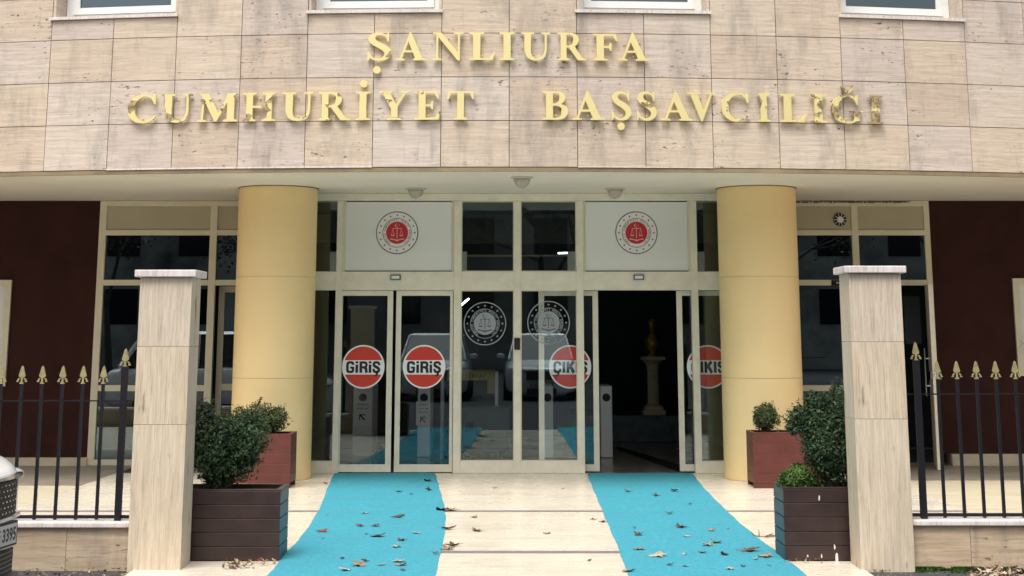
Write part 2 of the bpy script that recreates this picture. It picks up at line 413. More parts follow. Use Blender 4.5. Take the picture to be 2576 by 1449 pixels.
def tail(mb, cx, z, r, y, mi):
    mb.poly([(cx-r*.03, z+r*.02), (cx+r*.10, z+r*.02), (cx+r*.09, z-r*.09), (cx-r*.02, z-r*.17), (cx-r*.10, z-r*.12), (cx-.0, z-r*.07)], y, mi)

# ------------------------------------------------------------------ distances of the main planes
YD = 19.325                 # entrance screen
YW = 20.39                  # wing walls
YC = 16.576                 # crown of the curved facade
ZS = 3.253                  # soffit
X0F = ax(1236, 200, YC)
_e = ax(2576, 200, YC)-X0F
KF = .62/(_e*_e)
def yf(x): return YC+KF*(x-X0F)**2
AX = ax(1301, 838, YD)      # axis of symmetry

# ------------------------------------------------------------------ the building
B = empty('government_building', (AX, YW, 0))
tag(B, 'travertine clad public building with recessed glass entrance between two yellow columns', 'building')
# curved cladding
TW = ax(1288+171, 200, YC)
def joint(n):  # walk the arc
    x = ax(1281, 200, YC); st = TW/24*(1 if n > 0 else -1)
    for _ in range(abs(n)*24):
        sl_ = 2*KF*(x-X0F); x += st/math.sqrt(1+sl_*sl_)
    return Vector((x, yf(x), 0))
NJ = 16
J = {n: joint(n) for n in range(-NJ, NJ+1)}
zb = az_(418, YC); rows = [az_(p, YC) for p in (417, 303, 193, 83)]
rh = (rows[3]-rows[0])/3
ZL = [rows[0]-.012]+rows[1:]+[rows[3]+rh*k for k in range(1, 11)]
WIN = {-7: 0, -6: 0, -3: 1, -2: 1, 1: 2, 2: 2, 5: 3, 6: 3}
for a in (-11, -10, 9, 10, -15, -14, 13, 14): WIN[a] = 9
ZSILL = az_(24, YC); ZTOPW = ZSILL+1.55
mb = MB(); back = MB(); GAP = .0036
def cell(mb, n, z0, z1, d0, d1, gap, mi=0):
    a, b = J[n], J[n+1]; t = (b-a).normalized(); nn = Vector((-t.y, t.x, 0))  # inward
    if nn.y < 0: nn = -nn
    p, q = a+t*gap, b-t*gap
    lo = [p+nn*d0, q+nn*d0, q+nn*d1, p+nn*d1]
    mb.hexa([(v.x, v.y, z0) for v in lo]+[(v.x, v.y, z1) for v in lo], mi)
rt = random.Random(3)
for n in range(-NJ, NJ):
    spans = []
    for k in range(len(ZL)-1):
        z0, z1 = ZL[k], ZL[k+1]
        if n in WIN:
            if z1 <= ZSILL: spans.append((z0, z1))
            elif z0 < ZSILL: spans.append((z0, ZSILL-.035))
            elif z0 >= ZTOPW: spans.append((z0, z1))
            elif z1 > ZTOPW: spans.append((ZTOPW, z1))
        else: spans.append((z0, z1))
    for z0, z1 in spans:
        j = rt.uniform(0, .004)
        cell(mb, n, z0+GAP, z1-GAP, j, j+.03, GAP)
    if n in WIN:
        cell(back, n, ZL[0], ZSILL-.035, .036, .5, 0); cell(back, n, ZTOPW, ZL[-1], .036, .5, 0)
    else: cell(back, n, ZL[0], ZL[-1], .036, .5, 0)
mb.build('stone_cladding', M['stone'], B)
back.build('wall_core', M['mortar'], B)
# reveals of the window openings + windows
ARC = {0: (-7, -5), 1: (-3, -1), 2: (1, 3), 3: (5, 7), 4: (-11, -9), 5: (9, 11), 6: (-15, -13), 7: (13, 15)}
for wi, (a, b) in ARC.items():
    pa, pb = J[a], J[b]; t = (pb-pa).normalized(); nn = Vector((-t.y, t.x, 0)); ln = (pb-pa).length
    if nn.y < 0: nn = -nn
    def P(s, dd, z): v = pa+t*s+nn*dd; return (v.x, v.y, z)
    def bx(mb, s0, s1, d0, d1, z0, z1, mi=0):
        mb.hexa([P(s0,d0,z0), P(s1,d0,z0), P(s1,d1,z0), P(s0,d1,z0), P(s0,d0,z1), P(s1,d0,z1), P(s1,d1,z1), P(s0,d1,z1)], mi)
    org = P(ln/2, .2, ZSILL)
    m1 = MB()
    fo = .075; fd0, fd1 = .28, .34; z0, z1 = ZSILL+.004, ZTOPW-.004
    # stone jambs lining the opening (kept 3 mm proud)
    jm = MB(); bx(jm, .003, .03, .012, .36, z0, z1); jm2 = MB(); bx(jm2, ln-.03, ln-.003, .012, .36, z0, z1)
    s0, s1 = .034, ln-.034
    bx(m1, s0, s0+fo, fd0, fd1, z0, z1); bx(m1, s1-fo, s1, fd0, fd1, z0, z1)
    bx(m1, s0+fo, s1-fo, fd0, fd1, z0, z0+fo); bx(m1, s0+fo, s1-fo, fd0, fd1, z1-fo, z1)
    sa = MB(); q0, q1, h0, h1 = s0+fo+.002, s1-fo-.002, z0+fo+.002, z1-fo-.002; so_ = .075
    bx(sa, q0, q0+so_, fd0-.012, fd1-.01, h0, h1); bx(sa, q1-so_, q1, fd0-.012, fd1-.01, h0, h1)
    bx(sa, q0+so_, q1-so_, fd0-.012, fd1-.01, h0, h0+so_); bx(sa, q0+so_, q1-so_, fd0-.012, fd1-.01, h1-so_, h1)
    gl = MB(); bx(gl, q0+so_, q1-so_, fd0+.012, fd0+.018, h0+so_, h1-so_)
    bk = MB(); bx(bk, s0, s1, .40, .44, z0, z1)
    sill = MB(); bx(sill, -.02 if wi != 3 else -.015, ln+.01, -.035, .21, ZSILL-.031, ZSILL)
    W = m1.build('window', M['white_pvc'], B)
    sa.build('sash', M['white_pvc'], W); gl.build('pane', M['glass_sky'], W); sill.build('sill', M['marble_cap'], W)
    bk.build('pane_backing', M['bluegrey'], W); jm.build('jamb', M['stone'], W); jm2.build('jamb', M['stone'], W)  # bluish sheet added behind the glass, its colour stands in for reflected sky
# soffit, fascia strip
fs_ = MB(); sf = MB()
for n in range(-NJ, NJ):
    cell(fs_, n, ZS-.004, ZL[0]-.004, .006, .05, 0)
    a, b = J[n], J[n+1]
    sf.hexa([(a.x, a.y+.055, ZS), (b.x, b.y+.055, ZS), (b.x, YW+.35, ZS), (a.x, YW+.35, ZS),
             (a.x, a.y+.055, ZS+.05), (b.x, b.y+.055, ZS+.05), (b.x, YW+.35, ZS+.05), (a.x, YW+.35, ZS+.05)])
fs_.build('fascia_strip', M['fascia'], B); sf.build('soffit', M['soffit'], B)
for ns, hh_ in (((-6, -5, -4, -3), .012), ((1, 2), .005)):      # white edging left under the stone on some slabs
    wl = MB()
    for n in ns: cell(wl, n, ZL[0]-.003, ZL[0]+hh_, -.006, .002, .0)
    wl.build('edge_trim', M['marble_cap'], B)
# columns
for px in (690, 1913):
    cx = ax(px, 838, 18.63); rr = .4555; c = MB()
    zj = [0, az_(1012, 18.2) if False else az_(952, 18.2), az_(695, 18.2), ZS-.006]
    for i in range(3):
        c.lathe(cx, 18.63, [(rr, zj[i]+.003), (rr, zj[i+1]-.003)], 96, 0, False)
    o = c.build('column', M['column'], B, smooth=True)
    for i in (1, 2):
        gv = MB(); gv.lathe(cx, 18.63, [(rr-.003, zj[i]-.003), (rr-.003, zj[i]+.003)], 96, 0, False); gv.build('column_joint', M['groove'], o, smooth=True)
    k = MB()
    k.lathe(cx, 18.63, [(rr+.012, ZS-.007), (rr+.012, ZS-.001)], 72, 0, True); k.build('column_collar', M['mortar'], o)
# wing walls
def wbox(name, mat, x0, x1, y0, y1, z0, z1, parent=None, bevel=0):
    m_ = MB(); m_.box(x0, x1, y0, y1, z0, z1); return m_.build(name, mat, parent or B, bevel=bevel)
XL = ax(236, 838, YW); XR = ax(2353, 838, YW)
zpl = az_(1150, YW); zplr = az_(1141, YW)
def wall_with_window(x0, x1, zb_, wx0, wx1, wz0, wz1):
    m_ = MB(); ya, yb = YW, YW+.3
    for a, b, c_, d_ in ((x0, wx0, zb_, ZS-.002), (wx1, x1, zb_, ZS-.002), (wx0, wx1, zb_, wz0), (wx0, wx1, wz1, ZS-.002)):
        m_.box(a, b, ya, yb, c_, d_)
    m_.build('brown_wall', M['brown'], B)
    f_ = MB(); e = .075
    f_.box(wx0+.002, wx0+e, ya-.04, ya+.05, wz0+.002, wz1-.002); f_.box(wx1-e, wx1-.002, ya-.04, ya+.05, wz0+.002, wz1-.002)
    f_.box(wx0+e, wx1-e, ya-.04, ya+.05, wz0+.002, wz0+e); f_.box(wx0+e, wx1-e, ya-.04, ya+.05, wz1-e, wz1-.002)
    W = f_.build('window', M['alu'], B)
    e2 = .16; f2 = MB()
    f2.box(wx0+e+.002, wx0+e2, ya, ya+.045, wz0+e, wz1-e); f2.box(wx1-e2, wx1-e-.002, ya, ya+.045, wz0+e, wz1-e)
    f2.box(wx0+e2, wx1-e2, ya, ya+.045, wz0+e, wz0+e2); f2.box(wx0+e2, wx1-e2, ya, ya+.045, wz1-e2, wz1-e)
    f2.build('sash', M['panel'], W)
    f3 = MB(); f3.box(wx0+e2, wx1-e2, ya+.02, ya+.026, wz0+e2, wz1-e2); f3.build('pane', M['glass_dark'], W)
    f4 = MB(); f4.box(wx0, wx1, ya+.3, ya+.33, wz0, wz1); f4.build('pane_backing', M['dark'], W)
    return W
wall_with_window(-9.5, XL, zpl, -7.4, ax(21, 838, YW-.04), az_(972, YW), az_(704, YW))
Wr = wall_with_window(XR, 9.5, zplr, ax(2556, 838, YW-.04), 7.4, az_(946, YW), az_(700, YW))
gr = MB()
xa = ax(2560, 838, YW-.06)
for k in range(5):
    gr.tube((xa, YW-.06, az_(880, YW)+k*.0+.0, ), (xa+.35+.1*k, YW-.06, az_(835, YW)+.1*k), .008)
for k in range(4): gr.tube((xa+.02+.1*k, YW-.07, az_(850, YW)), (xa+.30+.1*k, YW-.07, az_(900, YW)), .008)
gr.build('window_grille', M['white_pvc'], Wr)
wbox('plinth', M['riser'], -9.5, XL+.005, YW-.05, YW+.2, 0.001, zpl-.003)
wbox('plinth', M['riser'], XR-.005+.12, 9.5, YW-.05, YW+.2, 0.001, zplr-.003)
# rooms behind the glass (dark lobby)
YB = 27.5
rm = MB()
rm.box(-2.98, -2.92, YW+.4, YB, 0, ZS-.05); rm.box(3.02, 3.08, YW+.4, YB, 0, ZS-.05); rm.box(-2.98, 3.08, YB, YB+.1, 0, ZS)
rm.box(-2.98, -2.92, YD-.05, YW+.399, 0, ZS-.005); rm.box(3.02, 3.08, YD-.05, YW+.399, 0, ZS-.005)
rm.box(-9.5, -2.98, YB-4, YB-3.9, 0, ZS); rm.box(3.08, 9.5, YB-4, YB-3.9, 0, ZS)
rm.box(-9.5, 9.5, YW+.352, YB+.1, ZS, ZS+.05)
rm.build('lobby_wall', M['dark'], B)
# ---- entrance screen
ES = empty('entrance_screen', (0, 0, 0)); 
bpy.data.objects.remove(ES)
fr = MB(); FY0, FY1 = YD-.06, YD+.06
def X(px, py=838, Y=YD-.06): return ax(px, py, Y)
zt, zl1, zl0, zbr = az_(487, YD), az_(683, YD-.06), az_(730, YD-.06), az_(1160, YD-.06)
XLs, XRs = X(715), X(1890)
muls = [(842, 857), (1141, 1159), (1293, 1310), (1452, 1469), (1742, 1759)]
muls = [(X(a), X(b)) for a, b in muls]
fr.box(XLs, XRs, FY0, FY1, ZS-.09, ZS-.003)                 # head
ml_edges = []
for i, (a, b) in enumerate(muls):
    fr.box(a, b, FY0-.006, FY1, 0.002, ZS-.0905)
cellsx = [(XLs, muls[0][0])]+[(muls[i][1], muls[i+1][0]) for i in range(4)]+[(muls[4][1], XRs)]
for a, b in cellsx: fr.box(a, b, FY0, FY1, zl0, zl1)
for i in (0, 2, 3, 5): fr.box(cellsx[i][0], cellsx[i][1], FY0, FY1, .002, zbr)
ESF = fr.build('entrance_frame', M['alu_low'], B, bevel=.003)
def pane(x0, x1, z0, z1, y=YD, mat='glass', name='pane', parent=ESF):
    m_ = MB(); m_.box(x0+.001, x1-.001, y-.003, y+.003, z0+.001, z1-.001); return m_.build(name, M[mat], parent)
for i in (0, 2, 3, 5):
    pane(*cellsx[i], zl1, ZS-.09); pane(*cellsx[i], zbr, zl0)
# glazing beads
gb = MB()
for i in (2, 3):
    a, b = cellsx[i]
    for z0, z1 in ((zl1, ZS-.09), (zbr, zl0)):
        for u0, u1, w0, w1 in ((a, a+.012, z0, z1), (b-.012, b, z0, z1), (a+.012, b-.012, z0, z0+.012), (a+.012, b-.012, z1-.012, z1)):
            gb.box(u0+.0005, u1-.0005, FY0+.02, FY0+.045, w0+.0005, w1-.0005)
gb.build('glazing_bead', M['alu'], ESF)
def emblem(mb, cx, cz, y, r, dark, disc, sym, fill=None, textmi=None):
    """round ministry emblem: rings, sixteen stars, ring lettering, scales over an open book"""
    L = -.0012
    if fill is not None: mb.disc(cx, cz, y, r*.99, 64, fill)
    mb.ring(cx, cz, y+L, r*.955, r, 80, dark)
    mb.ring(cx, cz, y+L, r*.665, r*.69, 64, dark)
    mb.disc(cx, cz, y+L, r*.52, 64, disc)
    if textmi is None: textmi = dark
    for k in range(16):
        a = math.pi/2+2*math.pi*k/16; sx, sz = cx+r*.825*math.cos(a), cz+r*.825*math.sin(a)
        pts = []
        for j in range(10):
            q = math.pi/2+math.pi*j/5; rr_ = r*.062*(1 if j % 2 == 0 else .45)
            pts.append((sx+rr_*math.cos(q), sz+rr_*math.sin(q)))
        # fan so the concave star fills cleanly
        vs = [(sx, y+L, sz)]+[(p_[0], y+L, p_[1]) for p_ in pts]
        mb.add(vs, [(0, 1+j, 1+(j+1) % 10) for j in range(10)], dark)
    txt = 'TÜRKİYE CUMHURİYETİ ADALET BAKANLIĞI'
    n = len(txt)
    for k, ch in enumerate(txt):
        if ch == ' ': continue
        a = math.radians(235-290*k/(n-1)); vs, fs2 = text_polys(ch, r*.135, r*.004)
        if not vs: continue
        mx_ = (max(v[0] for v in vs)+min(v[0] for v in vs))/2
        c_, s_ = math.cos(a-math.pi/2), math.sin(a-math.pi/2); ox, oz = cx+r*.555*math.cos(a), cz+r*.555*math.sin(a)
        mb.add([(ox+(v[0]-mx_)*c_-v[1]*s_, y+L, oz+(v[0]-mx_)*s_+v[1]*c_) for v in vs], fs2, textmi)
    y2 = y+2*L; s = r*.52
    def rc(x0, x1, z0, z1): mb.poly([(cx+s*x0, cz+s*z0), (cx+s*x1, cz+s*z0), (cx+s*x1, cz+s*z1), (cx+s*x0, cz+s*z1)], y2, sym)
    rc(-.035, .035, -.5, .5); rc(-.42, .42, .36, .42)
    for sg in (-1, 1):
        for e in (-.12, .12):
            x1, x0 = sg*.38, sg*.38+e
            mb.poly([(cx+s*(x1-.015), cz+s*.36), (cx+s*(x1+.015), cz+s*.36), (cx+s*(x0+.02), cz-s*.2), (cx+s*(x0-.02), cz-s*.2)], y2, sym)
        mb.poly([(cx+s*(sg*.38-.2), cz-s*.2), (cx+s*(sg*.38+.2), cz-s*.2), (cx+s*(sg*.38+.12), cz-s*.3), (cx+s*(sg*.38-.12), cz-s*.3)], y2, sym)
        mb.poly([(cx, cz-s*.62), (cx+sg*s*.62, cz-s*.50), (cx+sg*s*.66, cz-s*.60), (cx+sg*s*.3, cz-s*.66), (cx, cz-s*.78)], y2, sym)
    # crescent and star
    pts = []
    for j in range(13):
        a = math.radians(50+260*j/12); pts.append((cx-s*.06+s*.15*math.cos(a), cz+s*.66+s*.15*math.sin(a)))
    inn = []
    for j in range(13):
        a = math.radians(50+260*j/12); inn.append((cx-s*.015+s*.105*math.cos(a), cz+s*.66+s*.115*math.sin(a)))
    for j in range(12): mb.poly([pts[j], pts[j+1], inn[j+1], inn[j]], y2, sym)
    vs = [(cx+s*.17, y2, cz+s*.66)]
    for j in range(10):
        q = math.pi/2+math.pi*j/5; rr_ = s*.07*(1 if j % 2 == 0 else .42); vs.append((cx+s*.17+rr_*math.cos(q), y2, cz+s*.66+rr_*math.sin(q)))
    mb.add(vs, [(0, 1+j, 1+(j+1) % 10) for j in range(10)], sym)
# white emblem panels
for px, i in ((999, 1), (1601, 4)):
    a, b = cellsx[i]
    pn = MB(); pn.box(a+.03, b-.03, YD-.03, YD+.03, zl1+.012, ZS-.105)
    pn.box(a+.001, a+.028, YD-.045, YD+.03, zl1+.001, ZS-.091, 1); pn.box(b-.028, b-.001, YD-.045, YD+.03, zl1+.001, ZS-.091, 1)
    po = pn.build('emblem_panel', [M['panel'], M['alu']], ESF)
    e = MB(); ex, ez = at(px, 585.5, YD-.031)
    emblem(e, ex, ez, YD-.0325, 53.5/4000*YD*.985, 0, 1, 2, 3, 4)
    eo = e.build('emblem', [M['ink'], M['red'], M['pink'], M['pale'], M['ink_pale']], po)
    sx, sz = at(995 if i == 1 else 1607, 697.5, YD-.08)
    sm = MB(); sm.box(sx-.062, sx+.062, FY0-.03, FY0, sz-.031, sz+.031); sm.box(sx-.048, sx+.048, FY0-.036, FY0-.031, sz-.018, sz+.018, 1)
    sm.build('door_sensor', [M['grey_machine'], M['panel']], ESF, bevel=.004)
# black reader on the middle mullion
rx, rz = at(1301, 865, YD-.07); r_ = MB(); r_.box(rx-.035, rx+.035, FY0-.035, FY0-.007, rz-.068, rz+.068)
r_.build('card_reader', M['black'], ESF, bevel=.006)
# emblems in silver film on the middle panes
for px, py, i in ((1220, 814, 2), (1380, 811.5, 3)):
    e = MB(); ex, ez = at(px, py, YD); emblem(e, ex, ez, YD-.0045, 53.5/4000*YD*.98, 0, 0, 1, None, 0)
    e.build('glass_emblem', [M['silver'], M['ink']], ESF)
# sliding doors
def sticker(parent, px, py, y, word):
    cx, cz = at(px, py, y); r = 53.5/4000*YD*.975; mb = MB(); L = -.0012
    mb.disc(cx, cz, y-.005, r, 64, 1)
    for sg in (1, -1):
        pts = []
        h = r*.30 if sg == 1 else r*.36
        a0 = math.asin(h/(r*.93))
        for k in range(25):
            a = a0+(math.pi-2*a0)*k/24; pts.append((cx+r*.93*math.cos(a), cz+sg*r*.93*math.sin(a)))
        mb.poly(pts, y-.005+L, 0)
    zc = cz-r*.02
    ya = y-.005+L
    if word == 'GİRİŞ':
        block(mb, 'G', cx-r*.80, cx-r*.43, zc-r*.26, zc+r*.26, ya, 2)
        block(mb, 'R', cx-r*.17, cx+r*.20, zc-r*.26, zc+r*.26, ya, 2)
        for xi in (-.365, .255):
            block(mb, 'I', cx+r*xi, cx+r*(xi+.125), zc-r*.26, zc+r*.12, ya, 2); block(mb, 'I', cx+r*xi, cx+r*(xi+.125), zc+r*.17, zc+r*.27, ya, 2)
        block(mb, 'S', cx+r*.44, cx+r*.79, zc-r*.26, zc+r*.26, ya, 2); tail(mb, cx+r*.60, zc-r*.26, r, ya, 2)
    else:
        block(mb, 'C', cx-r*.78, cx-r*.42, zc-r*.26, zc+r*.26, ya, 2); tail(mb, cx-r*.60, zc-r*.26, r, ya, 2)
        for xi in (-.355, .27): block(mb, 'I', cx+r*xi, cx+r*(xi+.13), zc-r*.26, zc+r*.26, ya, 2)
        block(mb, 'K', cx-r*.16, cx+r*.23, zc-r*.26, zc+r*.26, ya, 2)
        block(mb, 'S', cx+r*.46, cx+r*.81, zc-r*.26, zc+r*.26, ya, 2); tail(mb, cx+r*.63, zc-r*.26, r, ya, 2)
    mb.build('door_sticker', [M['st_red'], M['st_white'], M['st_black']], parent)
def leaf(px0, px1, y, word, spx, sl, sr, label=None):
    x0, x1 = ax(px0, 838, y), ax(px1, 838, y); z0, z1 = .012, zl0-.004; s = 4000/YD/.98
    m_ = MB(); w0, w1 = sl/s, sr/s
    m_.box(x0, x0+w0, y-.02, y+.02, z0, z1); m_.box(x1-w1, x1, y-.02, y+.02, z0, z1)
    m_.box(x0+w0, x1-w1, y-.02, y+.02, z0, az_(1168, y)); m_.box(x0+w0, x1-w1, y-.02, y+.02, az_(744, y), z1)
    o = m_.build('sliding_door', M['alu_low'], B, bevel=.002)
    if label: o['label'] = label
    pane(x0+w0, x1-w1, az_(1168, y), az_(744, y), y, 'glass', 'pane', o)
    sticker(o, spx, 922.5, y, word)
    return o
YS = YD+.005
leaf(858, 988, YS, 'GİRİŞ', 914, 3, 14, 'closed left entrance door leaf'); leaf(996, 1140, YS, 'GİRİŞ', 1067, 13, 8, 'closed right entrance door leaf')
YS2 = YD+.10
leaf(1355, 1505, YS2, 'ÇIKIŞ', 1434, 14, 14, 'exit door leaf slid open behind the middle pane')
leaf(1703, 1856, YS2, 'ÇIKIŞ', 1781, 14, 14, 'exit door leaf slid open behind the narrow right pane')
# narrow door side leaf strip closing the left slot
# ---- wings
def wing(side):
    m_ = MB(); y0, y1 = YW-.02, YW+.06
    if side < 0:
        xo, xi = XL+.0, X(640, 838, YW); xm0, xm1 = ax(519, 838, YW), ax(537, 838, YW); po = ax(254, 838, YW)
        post = (XL+.002, po); cells = [(po, xm0), (xm1, xi)]
    else:
        xi = ax(1960, 838, YW); xm0, xm1 = ax(2153, 838, YW), ax(2170, 838, YW); po = ax(2338, 838, YW)
        post = (po, XR-.002); cells = [(xi, xm0), (xm1, po)]
    zs_ = [(ZS-.07, ZS-.003), (az_(592, YW), az_(579, YW)), (az_(718, YW), az_(704, YW)), (az_(984, YW), az_(969, YW)), (.002, az_(1156, YW))]
    m_.box(post[0], post[1], y0, y1, .002, ZS-.004)
    m_.box(xm0, xm1, y0, y1, .002, ZS-.0705)
    for a, b in cells: m_.box(a, b, y0, y1, ZS-.07, ZS-.004) if a < b else None
    m_.box(xm0, xm1, y0, y1, ZS-.0700, ZS-.004)
    door = cells[1]
    for ci, (a, b) in enumerate(cells):
        for k in (1, 2): m_.box(a, b, y0, y1, *zs_[k])
        if ci == 0:
            m_.box(a, b, y0, y1, *zs_[3]); m_.box(a, b, y0, y1, *zs_[4])
    f_ = m_.build('wing_frame', M['alu'], B, bevel=.003)
    for ci, (a, b) in enumerate(cells):
        q = MB(); q.box(a+.001, b-.001, YW+.0, YW+.03, zs_[1][1]+.001, ZS-.071)
        q.build('infill_panel', M['board'], f_)
        pane(a, b, zs_[2][1], zs_[1][0], YW+.02, 'glass_dark', 'pane', f_)
        if ci == 0:
            pane(a, b, zs_[3][1], zs_[2][0], YW+.02, 'glass_dark', 'pane', f_); pane(a, b, zs_[4][1], zs_[3][0], YW+.02, 'glass_dark', 'pane', f_)
    return f_, cells, zs_
fl, cl_, zs_ = wing(-1)
# open inner door in the left wing
a, b = cl_[1]; d0 = ax(547, 838, YW+.25); dm = MB(); yq = YW+.25
dm.box(d0, d0+.075, yq, yq+.05, .01, zs_[2][0]-.005); dm.box(d0+.075, d0+.8, yq, yq+.05, zs_[2][0]-.08, zs_[2][0]-.005)
dm.box(d0+.075, d0+.8, yq, yq+.05, az_(984, YW), az_(967, YW)); dm.box(d0+.075, d0+.8, yq, yq+.05, .01, .12); dm.box(d0+.8, d0+.86, yq, yq+.05, .01, zs_[2][0]-.005)
do = dm.build('side_door', M['alu'], B); pane(d0+.075, d0+.8, .12, az_(984, YW), yq+.02, 'glass_dark', 'pane', do); pane(d0+.075, d0+.8, az_(967, YW), zs_[2][0]-.08, yq+.02, 'glass_dark', 'pane', do)
ch = MB(); hx, hz = at(591, 855, YW+.2); ch.box(hx, hx+.03, YW+.20, YW+.25, hz-.03, hz+.05); ch.build('door_closer', M['chrome'], do)
fr2, cr_, zr = wing(1)
# round fan vent
vx, vz = at(2113, 553, YW-.01); v = MB()
n = 40
v.ring(vx, vz, YW-.032, .036, .080, n, 0)
v.disc(vx, vz, YW-.040, .040, 24, 1)
for k in range(10):
    a_ = 2*math.pi*k/10; c_, s_ = math.cos(a_), math.sin(a_)
    v.poly([(vx+.04*c_-.003*s_, vz+.04*s_+.003*c_), (vx+.04*c_+.003*s_, vz+.04*s_-.003*c_), (vx+.078*c_+.004*s_, vz+.078*s_-.004*c_), (vx+.078*c_-.004*s_, vz+.078*s_+.004*c_)], YW-.036, 1)
v.lathe(0, 0, [(.08, 0), (.08, .03)], n, 0, False)
vv = v.v[-2*n:]; v.v[-2*n:] = [(vx+p_[0], YW-.032+p_[2], vz+p_[1]) for p_ in vv]
v.build('ventilation_fan', [M['black'], M['pale']], fr2)
# open door leaf of the right wing, swung outwards, with a pull handle
dl = MB(); hx0 = ax(2338, 838, YW-.03)
hx1, hy1 = hx0-.155, YW-.80
dl.hexa([(hx0-.03, YW-.03, .01), (hx0+.03, YW-.03, .01), (hx1+.03, hy1, .01), (hx1-.03, hy1, .01), (hx0-.03, YW-.03, 2.18), (hx0+.03, YW-.03, 2.18), (hx1+.03, hy1, 2.18), (hx1-.03, hy1, 2.18)])
DO = dl.build('open_side_door', M['alu_low'], B, bevel=.004)
hh = MB(); q = hx1-.10; 
for zz in (1.30, .98): hh.tube((hx1-.03, hy1+.06, zz), (q, hy1+.06, zz), .008)
hh.tube((q, hy1+.06, 1.42), (q, hy1+.06, .86), .010); hh.box(hx1-.05, hx1-.031, hy1+.03, hy1+.09, 1.05, 1.15)
hh.tube((hx1+.03, hy1+.06, 1.12), (hx1+.08, hy1+.06, 1.12), .008); hh.tube((hx1+.08, hy1+.06, 1.17), (hx1+.08, hy1+.06, 1.05), .012)
hh.build('door_handle', M['chrome'], DO)
# dark grey service cabinet seen inside the right side doorway
sb = MB(); xq, zq = at(2290, 750, YW+.9); sb.box(xq-.09, xq+.12, YW+.9, YW+1.1, az_(865, YW+.9), az_(745, YW+.9))
sb.box(xq-.05, xq+.04, YW+.885, YW+.899, az_(800, YW+.9), az_(768, YW+.9)); 
tag(sb.build('wall_cabinet', M['grey_machine']), 'grey metal cabinet inside the dark right side doorway', 'cabinet')
# crack line above the right wing frame
ck = MB(); xx = ax(2012, 838, YW); rk = random.Random(5)
while xx < ax(2300, 838, YW):
    w_ = rk.uniform(.02, .09); ck.box(xx, xx+w_, YW-.035, YW-.022, ZS-.022-rk.uniform(0, .01), ZS-.008); xx += w_+rk.uniform(.003, .02)
ck.build('old_sealant', M['mortar'], fr2)
# ---- wall name plate by the right pillar
sg_ = MB(); nx0, nz0 = at(2092, 718, YW-.03); nx1, nz1 = at(2150, 705, YW-.03)
sg_.box(nx0, nx1, YW-.035, YW-.022, nz0, nz1); put_text(sg_, 'DANIŞMA', nx0+.06, nx1-.04, nz0+.018, nz1-.02, YW-.0365, 1, .02)
tag(sg_.build('door_sign', [M['brown'], M['paper']]), 'small dark brown sign with pale letters on the right wing rail', 'sign')

# ------------------------------------------------------------------ ground
PX0, PX1 = -4.62, 4.18; YWL_ = 11.61
gd = MB(); gd.add([(-150, -150, -.06), (150, -150, -.06), (150, 11.30, -.06), (-150, 11.30, -.06)], [(0, 1, 2, 3)]); 
gd.add([(-150, 11.30, -.061), (150, 11.30, -.061), (150, 150, -.061), (-150, 150, -.061)], [(0,1,2,3)])
ground = None
gg = MB(); gg.add([(-150, -150, -.014), (150, -150, -.014), (150, 150, -.014), (-150, 150, -.014)], [(0, 1, 2, 3)])
tag(gg.build('ground', M['asphalt']), kind='structure')
# marble slabs of the ramp
xn0, xn1 = ax(322, 1440, 11.4), ax(2172, 1425, 11.6)
pv = MB(); st = MB(); ys = [10.9, 12.402, 13.3, 14.25, 15.19, 16.1, 17.1, 18.113, YD+.0]; xnear = 11.52
for i in range(len(ys)-1):
    g0 = {12.402: .15, 15.19: .15}.get(ys[i], .004)
    if i == 0:
        pv.box(xn0, xn1, ys[0], xnear-.002, -.05, 0); pv.box(xn0, xn1, xnear+.004, ys[1]-.002, -.05, 0)
        st.box(xn0, xn1, xnear-.002, xnear+.004, -.05, -.001)
    else: pv.box(PX0, PX1, ys[i]+g0, ys[i+1]-.002, -.05, 0)
    if i: st.box(PX0, PX1, ys[i]-.002, ys[i]+g0, -.05, -.0015 if g0 > .01 else -.003)
pv.box(PX0, xn0-.002, YWL_+.34, ys[1]-.002, -.05, 0); pv.box(xn1+.002, PX1, YWL_+.34, ys[1]-.002, -.05, 0)
tag(pv.build('entrance_floor', M['floor']), kind='structure')
tag(st.build('floor_strips', plain('grey_stone_strip', (.25,.215,.225), .45)), kind='structure')
# lobby floor
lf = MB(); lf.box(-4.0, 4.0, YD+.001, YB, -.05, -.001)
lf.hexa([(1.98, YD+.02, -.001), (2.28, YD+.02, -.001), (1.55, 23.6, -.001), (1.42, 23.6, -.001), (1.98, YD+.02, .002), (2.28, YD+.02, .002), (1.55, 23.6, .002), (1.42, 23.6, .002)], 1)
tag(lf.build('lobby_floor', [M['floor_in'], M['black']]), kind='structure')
# terraces in front of the wings with a riser down to the light well
for s_, xa_, xb_, yr in ((-1, -10, PX0, 17.74), (1, PX1, 10, 18.35)):
    t_ = MB(); t_.box(xa_, xb_, yr+.03, YW+.5, -.4, 0)
    xx = xa_; rk = random.Random(9)
    while xx < xb_:
        w_ = min(.45, xb_-xx); t_.box(xx+.002, xx+w_-.002, yr, yr+.028, -.4, -.002, 1); xx += w_
    tag(t_.build('terrace', [plain('terrace_stone', (.34,.29,.23), .5, .2, 2), M['riser']]), kind='structure')
lw = MB()
lw.box(-10, PX0, 11.95, 17.74, -.048, -.046+.04); lw.box(PX1, 10, 11.95, 18.35, -.048, -.006)
tag(lw.build('garden_floor', M['riser']), kind='structure')
lw2 = MB(); lw2.box(PX1+.0, 10, YW-.0, YW+.4, -.3, -.001)

